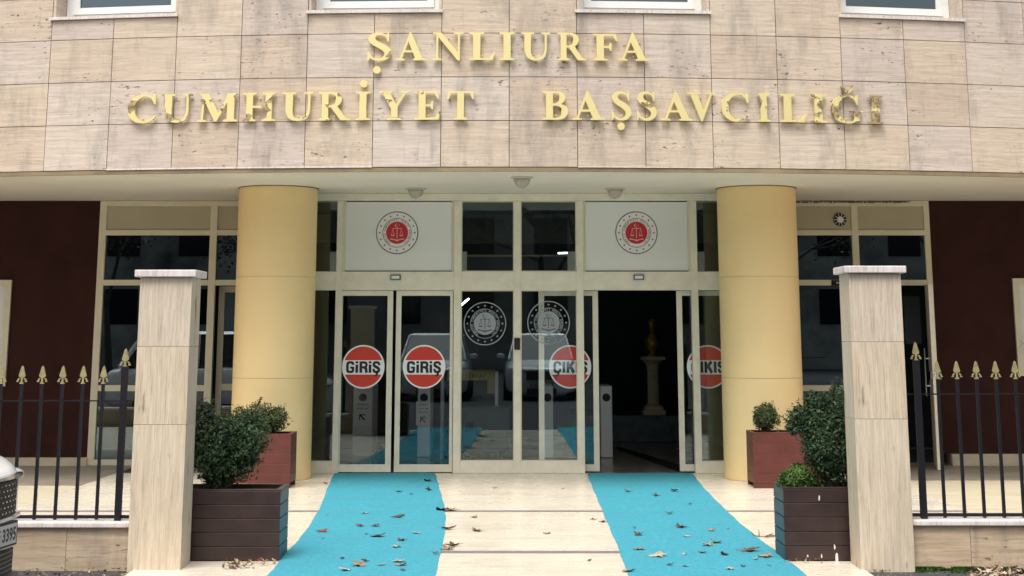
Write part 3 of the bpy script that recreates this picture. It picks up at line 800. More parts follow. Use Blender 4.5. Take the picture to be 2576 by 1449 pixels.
# ------------------------------------------------------------------ soffit lamps
def ceiling_lamp(px, yy, label):
    cx = ax(px, 480, yy)
    L = empty('ceiling_lamp', (cx, yy, ZS)); tag(L, label, 'lamp', 'ceiling lamps under the soffit')
    p = MB(); p.lathe(0, 0, [(.125, 0), (.125, -.008), (.105, -.02), (.10, -.021)], 32, 0, True); p.build('lamp_plate', M['lamp_plate'], L, local=True, smooth=False)
    dm_ = MB(); dm_.lathe(0, 0, [(.092, -.021), (.090, -.036), (.084, -.056), (.072, -.080), (.052, -.100), (.028, -.112), (.009, -.117), (.009, -.123)], 32, 0, True)
    dm_.build('lamp_shade', M['lamp_glass'], L, local=True, smooth=True)
ceiling_lamp(1313, 17.25, 'glass bowl ceiling lamp at the middle of the soffit, nearest the facade edge')
ceiling_lamp(1046, 18.62, 'glass bowl ceiling lamp above the left emblem panel')
ceiling_lamp(1547, 18.62, 'glass bowl ceiling lamp above the right emblem panel')

# ------------------------------------------------------------------ gate pillars and fences
def pillar(x0, x1, y0, dep, z0, z1, label):
    P_ = empty('gate_pillar', ((x0+x1)/2, y0+dep/2, z0)); tag(P_, label, 'pillar', 'stone gate pillars')
    m_ = MB(); zb2 = z0; z0 = -.04; zs = [z0, zb2+(z1-zb2)*.48, zb2+(z1-zb2)*.74, z1-.052]; t = .025
    m_.box(x0+t, x1-t, y0+t, y0+dep-t, z0, zs[3]-.001)
    for i in range(3):
        a, b = zs[i]+.0012, zs[i+1]-.0012
        m_.box(x0, x1, y0, y0+t-.001, a, b); m_.box(x0, x1, y0+dep-t+.001, y0+dep, a, b)
        m_.box(x0, x0+t-.001, y0+t, y0+dep-t, a, b); m_.box(x1-t+.001, x1, y0+t, y0+dep-t, a, b)
    m_.build('shaft', M['stone_pillar'], P_)
    c = MB(); e = .036; c.box(x0-e, x1+e, y0-e, y0+dep+e, z1-.05, z1); c.build('capstone', M['marble_cap'], P_, bevel=.006)
YP = 11.55
pillar(ax(336, 1067, YP), ax(468, 1067, YP), YP, .34, az_(1441, YP), az_(679, YP), 'tall travertine gate pillar with marble cap behind the left fence end')
pillar(ax(2151, 1067, YP), ax(2284, 1067, YP), YP, .34, az_(1423, YP), az_(669, YP), 'tall travertine gate pillar with marble cap, wavy veins and pale patch, right of the entrance')
# scuffs on right pillar
def low_wall(x0, x1, y0, ztop, zbot, label, n):
    W_ = empty('low_wall', ((x0+x1)/2, y0, zbot)); tag(W_, label, 'wall')
    m_ = MB(); L_ = (x1-x0)/n
    for k in range(n): m_.box(x0+k*L_+.0015, x0+(k+1)*L_-.0015, y0, y0+.03, zbot, ztop-.04)
    m_.box(x0, x1, y0+.031, y0+.30, zbot, ztop-.041)
    m_.build('stone_facing', M['stone_wall'], W_)
    c = MB(); c.box(x0, x1, y0-.03, y0+.33, ztop-.038, ztop); c.build('coping', M['marble_cap'], W_, bevel=.008)
    return W_
xpl0, xpr1 = ax(322, 1380, YP), ax(2300, 1370, YP)
YWL = YP+.06
zcL, zcR = az_(1314, YWL-.03), az_(1309, YWL-.03)
low_wall(-9.7, ax(336, 1067, YP)-.003, YWL, zcL, -.06, 'low stained travertine wall with chipped coping under the left fence', 16)
low_wall(ax(2284, 1067, YP)+.003, 9.7, YWL, zcR, -.05, 'low travertine wall with pitted slabs under the right fence', 17)
def spear(mb, x, y, z, s=1.0):
    """flat cast spearhead with two curled side scrolls"""
    def pr(pts, y0, y1): mb.prism([(x+s*a*1.1, z+s*b) for a, b in pts], y+y0*s, y+y1*s)
    pr([(0, .118), (-.0065, .108), (-.021, .050), (-.019, .042), (-.006, .034), (.006, .034), (.019, .042), (.021, .050), (.0065, .108)], -.008, .008)
    pr([(-.0055, .0), (.0055, .0), (.0055, .036), (-.0055, .036)], -.007, .007)
    pr([(-.013, -.008), (.013, -.008), (.008, .006), (-.008, .006)], -.0125, .0125)
    for q in (-1, 1):
        pts = []
        for k in range(8):
            a = math.radians(95-150*k/7); pts.append((q*(.014+.016*math.cos(a)*.9), .018+.014*math.sin(a)))
        inn = [(q*(.014+.008*math.cos(math.radians(95-150*k/7))*.9), .018+.006*math.sin(math.radians(95-150*k/7))) for k in range(8)]
        L_, R_ = [(x+s*a*1.1, z+s*b) for a, b in pts], [(x+s*a*1.1, z+s*b) for a, b in inn]
        mb.strip(L_, R_, y-.006, y+.006)
        pr([(q*.022, .004), (q*.034, .006), (q*.033, .014), (q*.024, .014)], -.0065, .0065)
def fence(tips, postpx, x_in, x_out, ztop, label, posttip, postbot):
    y = YWL+.10
    Fo = empty('iron_fence', ((x_in+x_out)/2, y, ztop)); tag(Fo, label, 'fence')
    zr1, zr2 = az_(1008 if x_in < 0 else 991, y), ztop+.022
    m_ = MB(); m_.box(min(x_in, x_out), max(x_in, x_out), y-.006, y+.006, zr1-.006, zr1+.004)
    m_.build('top_rail', M['iron'], Fo)
    m_ = MB(); m_.box(min(x_in, x_out), max(x_in, x_out), y-.012, y+.012, zr2-.010, zr2+.012); m_.build('bottom_rail', M['iron'], Fo)
    for px in tips:
        x = ax(px, 922, y); zt_ = az_(920 if x_in < 0 else 908, y)
        b = MB(); b.box(x-.0105, x+.0105, y-.0105, y+.0105, ztop+.005, zt_-.112); bo = b.build('fence_bar', M['iron'], Fo)
        s_ = MB(); spear(s_, x, y, zt_-.118); s_.build('spearhead', M['spear'], bo)
    x = ax(postpx, posttip, y-.03); zt_ = az_(posttip, y-.03)
    b = MB(); b.box(x-.022, x+.022, y-.052, y-.008, ztop+.001, zt_-.122); bo = b.build('fence_post', M['iron'], Fo, bevel=.003)
    s_ = MB(); spear(s_, x, y-.03, zt_-.120, 1.05); s_.build('spearhead', M['spear'], bo)
pit = 51.2
fence([262-pit*k for k in range(12)], 317, ax(336, 1067, YP)-.006, -5.6, zcL, 'black iron fence with gold spearheads on the left low wall', 878, 1313)
fence([2357+48.9*k for k in range(12)], 2302, ax(2284, 1067, YP)+.006, 5.6, zcR, 'black iron fence with gold spearheads on the right low wall', 862, 1300)

# ------------------------------------------------------------------ carpets
def carpet_obj(Lp, Rp, label):
    def pt(p): Y = yfl(p[1]); return Vector((ax(p[0], p[1], Y), Y, 0))
    L_ = [pt(p) for p in Lp]; R_ = [pt(p) for p in Rp]
    def samp(P_, y):
        for i in range(len(P_)-1):
            a, b = P_[i], P_[i+1]
            if b.y <= y <= a.y: t = (y-b.y)/(a.y-b.y) if a.y != b.y else 0; return b.x+(a.x-b.x)*t
        a, b = P_[-2], P_[-1]
        if y < b.y: t = (y-b.y)/(a.y-b.y); return b.x+(a.x-b.x)*t*.6
        return P_[0].x
    y1, y0 = L_[0].y, 10.3; N, K = 200, 18; vs = []; fs2 = []; rk = random.Random(1)
    for i in range(N+1):
        y = y1+(y0-y1)*i/N; a, b = samp(L_, y), samp(R_, y)
        a += .003*math.sin(y*5)+.0015*math.sin(y*23); b += .003*math.sin(y*6+1)+.0015*math.sin(y*31)
        for k in range(K+1):
            u = k/K; h = .007+.0028*math.sin(y*7.5+u*2)*math.sin(y*2.3+1)+.0015*math.sin(y*21+u*9)
            if k in (0, K): h = .0035
            vs.append((a+(b-a)*u, y, h))
    for i in range(N):
        for k in range(K):
            q = i*(K+1)+k; fs2.append((q, q+K+1, q+K+2, q+1))
    # thickness: skirt
    m_ = MB(); m_.add(vs, fs2)
    b0 = len(m_.v); border = [i*(K+1) for i in range(N+1)]
    for lst in ([i*(K+1) for i in range(N+1)], [i*(K+1)+K for i in range(N, -1, -1)]):
        for i in range(len(lst)-1):
            p, q = vs[lst[i]], vs[lst[i+1]]
            m_.add([p, q, (q[0], q[1], .0006), (p[0], p[1], .0006)], [(0, 1, 2, 3)])
    o = m_.build('entrance_carpet', M['carpet'], None, smooth=True); tag(o, label, 'carpet', 'turquoise carpets on the entrance floor')
    return samp, L_, R_
LC = [(840,1191.5),(831,1212),(822,1231.6),(810,1267),(789,1306),(772,1331.6),(751,1359),(722,1388),(687,1432),(672,1449)]
RC = [(1095,1191.5),(1107,1234),(1118,1275),(1121,1307),(1118,1348),(1112,1380),(1101,1421),(1096,1449)]
c1 = carpet_obj(LC, RC, 'turquoise carpet running from the closed entrance doors, curving out to the left')
LC2 = [(1477,1191.5),(1495,1238),(1511,1275),(1530,1321),(1547,1359),(1561,1394),(1580,1449)]
RC2 = [(1742,1191.5),(1770,1227),(1807,1265),(1853,1309),(1895,1344),(1932,1373),(1968,1398),(2030,1449)]
c2 = carpet_obj(LC2, RC2, 'turquoise carpet running from the open exit door, slanting out to the right')

# ------------------------------------------------------------------ planters
def planter(x0, x1, y0, dep, h, mat, label, nb, foot=False, group=None):
    P_ = empty('planter_box', ((x0+x1)/2, y0+dep/2, 0)); tag(P_, label, 'planter', group)
    m_ = MB(); t = .028; zb_ = .05 if foot else .006; bh = (h-zb_)/nb
    m_.box(x0+.010, x1-.010, y0+.010, y0+dep-.010, zb_, h-.05)
    b = MB()
    for k in range(nb):
        gp_ = .0008 if foot else .0022; a, c_ = zb_+k*bh+gp_, zb_+(k+1)*bh-gp_
        b.box(x0, x1, y0, y0+t, a, c_); b.box(x0, x1, y0+dep-t, y0+dep, a, c_)
        b.box(x0, x0+t, y0+t+.001, y0+dep-t-.001, a, c_); b.box(x1-t, x1, y0+t+.001, y0+dep-t-.001, a, c_)
    b.build('side_boards', mat, P_, bevel=.003)
    m2 = MB(); m2.box(x0+t+.001, x1-t-.001, y0+t+.001, y0+dep-t-.001, zb_, h-.07); m2.build('soil', M['soil'], P_)
    r = MB(); e = .002
    r.box(x0-e, x1+e, y0-e, y0+t+.006, h-.001, h+.010); r.box(x0-e, x1+e, y0+dep-t-.006, y0+dep+e, h-.001, h+.010)
    r.box(x0-e, x0+t+.006, y0+t+.007, y0+dep-t-.007, h-.001, h+.010); r.box(x1-t-.006, x1+e, y0+t+.007, y0+dep-t-.007, h-.001, h+.010)
    r.build('rim', mat, P_, bevel=.002)
    if foot:
        for fx, fw in ((x0+.002, .20), (x1-.104, .10)):
            f_ = MB(); f_.box(fx, fx+fw, y0+.002, y0+.03, .001, zb_-.001); f_.build('foot', mat, P_)
            f_ = MB(); f_.box(fx, fx+.10, y0+dep-.03, y0+dep-.002, .001, zb_-.001); f_.build('foot', mat, P_)
    return P_
YF1 = 11.98; sx1 = ax(701, 1412, YF1)
planter(sx1-.86, sx1, YF1, .44, .485, M['wood_dark'], 'dark brown slatted planter box behind the left gate pillar', 5)
YF2 = 11.98; sx2 = ax(1976, 1412, YF2)
planter(sx2, sx2+.86, YF2, .44, .50, M['wood_dark'], 'dark brown slatted planter box beside the right gate pillar, with bird droppings', 5)
YR = 17.45; rx1 = ax(729, 1228, YR)
planter(rx1-.80, rx1, YR-.0, .46, .545, M['wood_red'], 'red brown planter box in front of the left column', 5, True)
rx2 = ax(1896.5, 1228, YR)
planter(rx2, rx2+.80, YR, .46, .56, M['wood_red'], 'red brown planter box in front of the right column, with a small round shrub', 5, True)
# droppings on the right front planter (paint splashes on its boards)
dp = MB(); rk = random.Random(4)
for px, py, w_, h_ in ((2067, 1410-12, 3, 10), (2105, 1402, 7, 26), (2100, 1376, 3, 14), (2061, 1252, 3, 14), (2032, 1399, 3, 5)):
    cx, cz = at(px, py, YF2-.004); pts = []
    for k in range(9):
        a = 2*math.pi*k/9; rr_ = rk.uniform(.6, 1.1); pts.append((cx+w_/480*rr_*math.cos(a)*1.0, cz+h_/330*.55*rr_*math.sin(a)))
    dp.prism(pts, YF2-.003, YF2-.0005)
do_ = dp.build('dropping_stains', M['soffit'])
for o in bpy.data.objects:
    if o.name.startswith('planter_box') and 'droppings' in o.get('label', ''):
        do_.parent = o; do_.location = -Vector(o.location)
# shrubs
def shrub(name, balls, n, size, mat, label, base_pt, stems=6, seed=1, cat='shrub', spread=.15):
    rk = random.Random(seed)
    S = empty(name, base_pt); tag(S, label, cat)
    m_ = MB(); vol = [b[3]*b[4]*b[5] for b in balls]; tot = sum(x**.72 for x in vol)
    for b, v_ in zip(balls, vol):
        cnt = int(n*v_**.72/tot)
        bumps = [(Vector((rk.gauss(0,1), rk.gauss(0,1), rk.gauss(0,1))).normalized(), rk.uniform(-.28, .16)) for _ in range(26)]
        for _ in range(cnt):
            dd = Vector((rk.gauss(0,1), rk.gauss(0,1), rk.gauss(0,1))).normalized()
            bm_ = sum(w_*max(0, dd.dot(u)-.72)/.28 for u, w_ in bumps)
            rr_ = (1+bm_+rk.gauss(0, spread*.35))*(1-abs(rk.gauss(0, spread)))
            c = Vector((b[0]+dd.x*b[3]*rr_, b[1]+dd.y*b[4]*rr_, b[2]+dd.z*b[5]*rr_))
            nrm = (dd*.8+Vector((rk.gauss(0,.6), rk.gauss(0,.6), rk.gauss(0,.6)+.3))).normalized()
            u = nrm.orthogonal().normalized(); u = (Matrix.Rotation(rk.uniform(0, 6.28), 3, nrm) @ u); w_ = nrm.cross(u)
            s_ = size*rk.uniform(.6, 1.25)
            m_.add([c-u*s_, c+w_*s_*.42, c+u*s_, c-w_*s_*.42], [(0, 1, 2, 3)])
    for _ in range(int(n/260)):
        b = rk.choice(balls); dd = Vector((rk.gauss(0,1), rk.gauss(0,1), rk.gauss(.3,1))).normalized()
        p0 = Vector((b[0]+dd.x*b[3]*.9, b[1]+dd.y*b[4]*.9, b[2]+dd.z*b[5]*.9)); dd = (dd+Vector((0,0,.35))).normalized(); ln = rk.uniform(.03, .085)
        for k in range(9):
            c = p0+dd*ln*k/8+Vector((rk.gauss(0,.006), rk.gauss(0,.006), rk.gauss(0,.006))); u = Vector((rk.gauss(0,1), rk.gauss(0,1), rk.gauss(0,1))).normalized(); w_ = u.orthogonal().normalized(); s_ = size*rk.uniform(.5, 1)
            m_.add([c-u*s_, c+w_*s_*.42, c+u*s_, c-w_*s_*.42], [(0, 1, 2, 3)])
    m_.build('foliage', mat, S)
    st_ = MB(); bp = Vector(base_pt)
    for k in range(stems):
        b = balls[k % len(balls)]; tgt = Vector((b[0]+rk.uniform(-.5,.5)*b[3], b[1]+rk.uniform(-.4,.4)*b[4], b[2]+rk.uniform(-.1,.6)*b[5]))
        midp = bp.lerp(tgt, .5)+Vector((rk.uniform(-.03,.03), rk.uniform(-.03,.03), 0))
        p0 = bp+Vector((rk.uniform(-.04,.04), rk.uniform(-.03,.03), 0))
        st_.tube(p0, midp, .008, 6, 0, .006); st_.tube(midp, tgt, .006, 6, 0, .003)
    st_.build('stem', M['stem'], S)
ym = YF1+.22
def ball(px, py, y, rx, ry, rdepth=None):
    x, z = at(px, py, y); s_ = y/4000/.98
    return (x, y, z, rx*s_, (rdepth or rx)*s_, ry*s_)
shrub('boxwood_shrub', [ball(540,1120,ym,78,72,75), ball(565,1165,ym,78,50,55), ball(600,1105,ym-.02,70,60,55), ball(618,1140,ym,42,40,45), ball(512,1050,ym,42,48,40), ball(545,1205,ym,42,32,30), ball(632,1078,ym,38,36,34), ball(508,1110,ym,36,90,40)],
      24000, .0155, M['leaf_dark'], 'dense dark green boxwood shrub in the left front planter', (ax(545, 1240, ym), ym, .40), 14, 2, spread=.33)
shrub('boxwood_shrub', [ball(2085,1095,ym,78,80,72), ball(2095,1155,ym,64,72,66), ball(2020,1055,ym,38,36,34), ball(2052,1012,ym,30,26,30), ball(2120,1030,ym,40,60,44), ball(1998,1070,ym,24,22,20)],
      19000, .0155, M['leaf_dark'], 'large rounded dark green boxwood shrub in the right front planter', (ax(2095, 1240, ym), ym, .42), 12, 3, spread=.30)
shrub('boxwood_shrub', [ball(2005,1200,YF2+.16,42,34,32), ball(1985,1212,YF2+.16,24,22,24), ball(2030,1215,YF2+.16,32,22,28)],
      5200, .012, M['leaf_light'], 'small bright green shrub at the left end of the right front planter', (ax(2005, 1235, ym), YF2+.16, .42), 5, 4)
shrub('boxwood_shrub', [ball(695,1052,YR+.22,34,30,34), ball(655,1048,YR+.22,38,36,36), ball(615,1055,YR+.22,36,34,34), ball(670,1068,YR+.22,36,24,34)],
      7000, .016, M['leaf_olive'], 'loose olive green shrub in the left rear planter, partly behind the dark front shrub', (ax(665, 1090, YR+.22), YR+.22, .46), 14, 6, spread=.26)
shrub('boxwood_shrub', [ball(1926,1045,YR+.22,34,34,34), ball(1926,1060,YR+.22,28,24,28)],
      2600, .017, M['leaf_olive'], 'small round olive green shrub on bare stems in the right rear planter', (ax(1930, 1090, YR+.22), YR+.22, .47), 12, 5, spread=.2)
tw = MB(); yt = YR+.2; pa = at(640, 1040, yt); pb = at(657, 1000, yt); tw.tube((pa[0], yt, pa[1]), (pb[0], yt, pb[1]), .005, 5)
for k in range(8):
    t_ = k/8; cx, cz = pa[0]+(pb[0]-pa[0])*(t_+.1), pa[1]+(pb[1]-pa[1])*(t_+.1); tw.add([(cx-.02, yt, cz), (cx, yt-.005, cz+.012), (cx+.02, yt, cz+.006), (cx, yt+.005, cz-.009)], [(0,1,2,3)])
for o in list(bpy.data.objects):
    if 'loose olive' in o.get('label', ''): tw.build('twig', M['leaf_olive'], o)

# ------------------------------------------------------------------ lettering
def stemI(x, w=.19, bot=True, top=True, sw=None):
    sw = sw or w/2+.10; h = w/2; p = []
    if bot: p += [(x-sw, 0), (x+sw, 0), (x+sw, .045), (x+h, .085)]
    else: p += [(x-h, 0), (x+h, 0)]
    if top: p += [(x+h, .915), (x+sw, .955), (x+sw, 1), (x-sw, 1), (x-sw, .955), (x-h, .915)]
    else: p += [(x+h, 1), (x-h, 1)]
    if bot: p += [(x-h, .085), (x-sw, .045)]
    return ('P', p)
def foot(x, w, z0=0, sw=.13): 
    s = 1 if z0 == 0 else -1
    return ('P', [(x-sw, z0), (x+sw, z0), (x+sw, z0+s*.045), (x+w, z0+s*.075), (x-w, z0+s*.075), (x-sw, z0+s*.045)])
armT = lambda x0, x1: ('P', [(x0, 1), (x1, 1), (x1+.03, .74), (x1-.01, .74), (x1-.09, .915), (x0, .94)])
armB = lambda x0, x1: ('P', [(x0, 0), (x1, 0), (x1+.06, .29), (x1+.02, .29), (x1-.09, .085), (x0, .06)])
GL = {
 'I': [stemI(.2)],
 'L': [stemI(.2), armB(.2, .62)],
 'F': [stemI(.2), armT(.2, .62), ('P', [(.2,.47),(.42,.47),(.46,.36),(.50,.36),(.50,.66),(.46,.66),(.42,.54),(.2,.54)])],
 'E': [stemI(.2), armT(.2, .62), armB(.2, .64), ('P', [(.2,.47),(.42,.47),(.46,.36),(.50,.36),(.50,.66),(.46,.66),(.42,.54),(.2,.54)])],
 'T': [stemI(.4, top=False), ('P', [(.03,.72),(.07,.72),(.14,.915),(.3,.94),(.5,.94),(.66,.915),(.73,.72),(.77,.72),(.76,1),(.04,1)])],
 'A': [('P', [(.10,.03),(.16,.03),(.42,.84),(.40,1.0)]), ('P', [(.40,1.02),(.44,1.02),(.80,.03),(.58,.03),(.33,.78)]), ('P', [(.2,.29),(.6,.29),(.6,.36),(.22,.36)]), foot(.13,.03,0,.13), foot(.69,.11,0,.19)],
 'N': [foot(.13,.035,0,.13), ('P', [(.10,.04),(.16,.04),(.16,.95),(.10,.95)]), ('P', [(0,1),(.25,1),(.78,.2),(.78,-.02),(.72,-.02),(.10,.93)]), ('P', [(.72,-.02),(.78,-.02),(.78,.96),(.72,.96)]), foot(.75,.035,1,.14), ('P', [(0,.955),(.12,.955),(.12,1),(0,1)])],
 'M': [foot(.12,.035,0,.12), ('P', [(.09,.04),(.15,.04),(.19,.96),(.13,.96)]), ('P', [(.03,1),(.28,1),(.56,.28),(.50,0.0),(.46,0.0),(.10,.93)]), ('P', [(.46,0),(.51,0),(.90,.96),(.80,1.0)]), stemI(.88, .19, True, False), ('P', [(.80,1),(1.04,1),(1.04,.955),(.97,.915),(.80,.915)])],
 'H': [stemI(.2), stemI(.76), ('P', [(.2,.47),(.76,.47),(.76,.54),(.2,.54)])],
 'V': [('P', [(.10,.96),(.32,.96),(.52,.28),(.46,-.02),(.42,-.02)]), ('P', [(.42,-.02),(.46,-.02),(.77,.96),(.70,.96),(.46,.22)]), foot(.2,.11,1,.20), foot(.73,.035,1,.13)],
 'Y': [('P', [(.08,.96),(.30,.96),(.50,.50),(.50,.38),(.34,.38)]), ('P', [(.42,.40),(.50,.42),(.77,.96),(.70,.96)]), stemI(.43,.19,True,False)[0:1] and ('P', [(.335,.085),(.525,.085),(.525,.46),(.335,.46)]), foot(.43,.095,0,.20), foot(.19,.11,1,.20), foot(.73,.035,1,.13)],
 'U': [ribbon([(.19,.96,.19),(.19,.6,.19),(.19,.34,.18),(.26,.11,.14),(.44,.03,.08),(.62,.10,.075),(.70,.32,.065),(.71,.6,.06),(.71,.96,.06)]), foot(.19,.095,1,.19), foot(.71,.035,1,.13)],
 'R': [stemI(.2), ribbon([(.2,.965,.07),(.44,.955,.08),(.575,.87,.15),(.60,.74,.18),(.55,.59,.15),(.42,.505,.08),(.2,.49,.07)]), ('P', [(.34,.50),(.55,.52),(.80,.08),(.93,.045),(.93,0),(.66,0)])],
 'B': [stemI(.2), ribbon([(.2,.965,.07),(.42,.955,.08),(.53,.88,.14),(.55,.76,.17),(.50,.62,.13),(.38,.55,.07),(.2,.54,.06)]), ribbon([(.2,.525,.06),(.44,.52,.08),(.59,.43,.15),(.615,.28,.19),(.56,.11,.14),(.42,.04,.08),(.2,.035,.07)])],
 'S': [ribbon([(.575,.74,.05),(.52,.89,.06),(.36,.965,.08),(.20,.93,.14),(.14,.79,.19),(.22,.65,.19),(.40,.52,.20),(.54,.38,.20),(.57,.22,.18),(.48,.075,.13),(.30,.03,.08),(.14,.10,.06),(.07,.27,.05)]), ('P', [(.56,.68),(.60,.68),(.60,1.0),(.565,1.0),(.53,.90)]), ('P', [(.03,.33),(.07,.33),(.11,.12),(.06,0),(.03,0)])],
 'C': [ribbon([(.78,.72,.05),(.70,.89,.06),(.52,.975,.07),(.32,.92,.13),(.17,.74,.18),(.13,.5,.20),(.17,.26,.18),(.32,.08,.13),(.52,.025,.07),(.70,.10,.06),(.80,.24,.05)]), ('P', [(.77,.66),(.81,.66),(.81,1.0),(.775,1.0),(.72,.89)])],
 'G': [ribbon([(.78,.72,.05),(.70,.89,.06),(.52,.975,.07),(.32,.92,.13),(.17,.74,.18),(.13,.5,.20),(.17,.26,.18),(.32,.08,.13),(.52,.025,.07),(.68,.055,.06),(.76,.12,.06)]), ('P', [(.77,.66),(.81,.66),(.81,1.0),(.775,1.0),(.72,.89)]), ('P', [(.68,.06),(.86,.09),(.86,.40),(.68,.40)]), ('P', [(.58,.395),(.95,.395),(.95,.44),(.58,.44)])],
}
def circ(cx, cz, r, n=24): return ('P', [(cx+r*math.cos(2*math.pi*k/n), cz+r*math.sin(2*math.pi*k/n)) for k in range(n)])
def letter(ch, px0, px1, ytop, ybase, wear, label, dot=None, breve=False):
    """gold letter standing 2 cm off the facade, squared to the slab behind it"""
    X0 = at(px0, ybase, YC)[0]; xm_guess = ax((px0+px1)/2, ybase, YC+.05)
    yy = yf(xm_guess); x0, x1 = ax(px0, ybase, yy), ax(px1, ybase, yy)
    cx = (x0+x1)/2; z0, z1 = az_(ybase, YC), az_(ytop, YC); H_ = z1-z0
    ang = math.atan(2*KF*(cx-X0F)); key = ch.translate(str.maketrans('ŞİĞÇ', 'SIGC'))
    pieces = list(GL[key]); xs = []
    for p in pieces: xs += [q[0] for q in (p[1] if p[0] == 'P' else p[1]+p[2])]
    mn, mx_ = min(xs), max(xs); sx = (x1-x0)/(mx_-mn)
    m_ = MB(); D = .034
    def T(q): return ((q[0]-(mn+mx_)/2)*sx, q[1]*H_)
    for i, p in enumerate(pieces):
        e = .00035*i
        if p[0] == 'P': m_.prism([T(q) for q in p[1]], -D-e, 0-e)
        else:
            L_, R_ = [T(q) for q in p[1]], [T(q) for q in p[2]]
            poly = L_+R_[::-1]
            # closed ribbon solid: caps as quads, outer sides only
            n_ = len(L_); vs = [(a, -D-e, b) for a, b in L_]+[(a, -D-e, b) for a, b in R_]+[(a, -e, b) for a, b in L_]+[(a, -e, b) for a, b in R_]
            fs2 = []
            for k in range(n_-1):
                fs2 += [(k, n_+k, n_+k+1, k+1), (2*n_+k, 2*n_+k+1, 3*n_+k+1, 3*n_+k), (k, k+1, 2*n_+k+1, 2*n_+k), (n_+k+1, n_+k, 3*n_+k, 3*n_+k+1)]
            fs2 += [(0, 2*n_, 3*n_, n_), (n_-1, 2*n_-1, 4*n_-1, 3*n_-1)]
            m_.add(vs, fs2)
    if dot:
        dx, dz = ax(dot[0], dot[1], yy)-cx, az_(dot[1], YC)-z0; r_ = 9.5/4000*yy
        m_.prism([(dx+r_*math.cos(2*math.pi*k/24), dz+r_*math.sin(2*math.pi*k/24)) for k in range(24)], -D, -.002)
    if breve:
        pts = [(-.20, 1.34, .05), (-.14, 1.20, .09), (0, 1.13, .11), (.14, 1.20, .09), (.20, 1.34, .05)]
        rb = ribbon(pts); m_.strip([(a*.30/.3*H_*1.0+.01, b*H_) for a, b in rb[1]], [(a*H_+.01, b*H_) for a, b in rb[2]], -D, -.002)
    # stand-off pins into the stone
    for q in (.15, .8): m_.box(-.006, .006, -.002, .022, H_*q, H_*q+.012)
    o = m_.build('sign_letter', M['gold'], None, local=True)
    nn = Vector((math.sin(ang), -math.cos(ang), 0))
    o.location = Vector((cx, yf(cx), z0))+nn*.018; o.rotation_euler = (0, 0, ang); o['wear'] = float(wear)
    tag(o, label, 'letter', 'gold letters of the sign on the facade'); return o
R1 = [('Ş',925.6,985.6),('A',997,1072),('N',1089,1167),('L',1180.6,1245.6),('I',1257,1294),('U',1310.7,1384),('R',1402,1474),('F',1490.7,1552),('A',1554,1631)]
ordn = ['first', 'second', 'third', 'fourth', 'fifth', 'sixth', 'seventh', 'eighth', 'ninth', 'tenth', 'eleventh', 'twelfth']
for i, (c, a, b) in enumerate(R1):
    letter(c, a, b, 84 if c != 'F' else 86, 153, .02 if i else .06, 'clean gold letter %s, %s letter of the top line' % (c, ordn[i]), dot=(949.5, 176.5) if c == 'Ş' else None)
R2a = [('C',322,396,.13),('U',407,487,.17),('M',498,602,.13),('H',612,695,.13),('U',710,792,.08),('R',802,882,.07),('İ',895.6,932,.03),('Y',954,1030.6,.10),('E',1044,1109,.12),('T',1125.6,1192,.08)]
def wd(w): return 'clean' if w < .05 else 'slightly scratched' if w < .09 else 'peeling' if w < .15 else 'badly peeled'
for i, (c, a, b, w_) in enumerate(R2a):
    letter(c, a, b, 231, 302.5, w_, '%s gold letter %s, %s letter of the lower left word' % (wd(w_), c, ordn[i]), dot=(917, 211) if c == 'İ' else None)
R2b = [('B',1364,1429,.0),('A',1439,1519,.0),('Ş',1537.5,1587.5,.04),('S',1601,1651,.10),('A',1661,1741,.0),('V',1726,1799.5,.0),('C',1813,1883,.13),('I',1903,1936,.12),('L',1959.5,2028,.10),('I',2036,2078,.20),('Ğ',2088,2169.6,.22),('I',2181,2221,.32)]
for i, (c, a, b, w_) in enumerate(R2b):
    letter(c, a, b, 231, 302.5, w_, '%s gold letter %s, %s letter of the lower right word' % (wd(w_), c, ordn[i]), dot=(1561, 318) if c == 'Ş' else None, breve=(c == 'Ğ'))

# ------------------------------------------------------------------ inside the lobby
def turnstile(px, py_base, wpx, label, sign=None, circle=True):
    Y = yfl(py_base); x = ax(px, py_base, Y); s_ = Y/4000/.98; h = az_(971, Y)
    T_ = empty('turnstile_post', (x, Y, 0)); tag(T_, label, 'turnstile', 'white turnstile posts in the lobby')
    m_ = MB(); m_.box(x-wpx*s_/2, x+wpx*s_/2, Y, Y+.9, .002, h); m_.build('housing', M['white_post'], T_, bevel=.008)
    if circle:
        c = MB(); c.disc(x, az_(1000, Y), Y-.003, 9.5*s_, 32); c.build('round_window', M['black'], T_)
    if sign:
        g_ = MB(); x0, x1 = ax(sign[0], 1040, Y-.01), ax(sign[1], 1040, Y-.01); z0, z1 = az_(sign[3], Y), az_(sign[2], Y)
        g_.box(x0, x1, Y-.012, Y-.004, z0, z1)
        w_ = x1-x0; cx = (x0+x1)/2; hh_ = z1-z0; yq = Y-.0135
        for k, ln in enumerate(sign[4]):
            zt_ = z1-hh_*(.10+.155*k); put_text(g_, ln, cx-w_*.36, cx+w_*.36, zt_-hh_*.09, zt_, yq, 1, .01)
        zc = z0+hh_*(.22 if len(sign[4]) == 3 else .33); q = hh_*.13
        g_.poly([(cx-q, zc+q), (cx+q*.9, zc+q), (cx+q*.9, zc+q*.65), (cx-q*.62, zc+q*.65)], yq, 1)
        g_.poly([(cx-q, zc+q), (cx-q, zc-q*.9), (cx-q*.65, zc-q*.9), (cx-q*.65, zc+q*.7)], yq, 1)
        g_.poly([(cx-q*.8, zc+q*.45), (cx-q*.45, zc+q*.8), (cx+q, zc-q*.65), (cx+q*.62, zc-q)], yq, 1)
        g_.build('notice', [M['paper'], M['ink2']], T_)
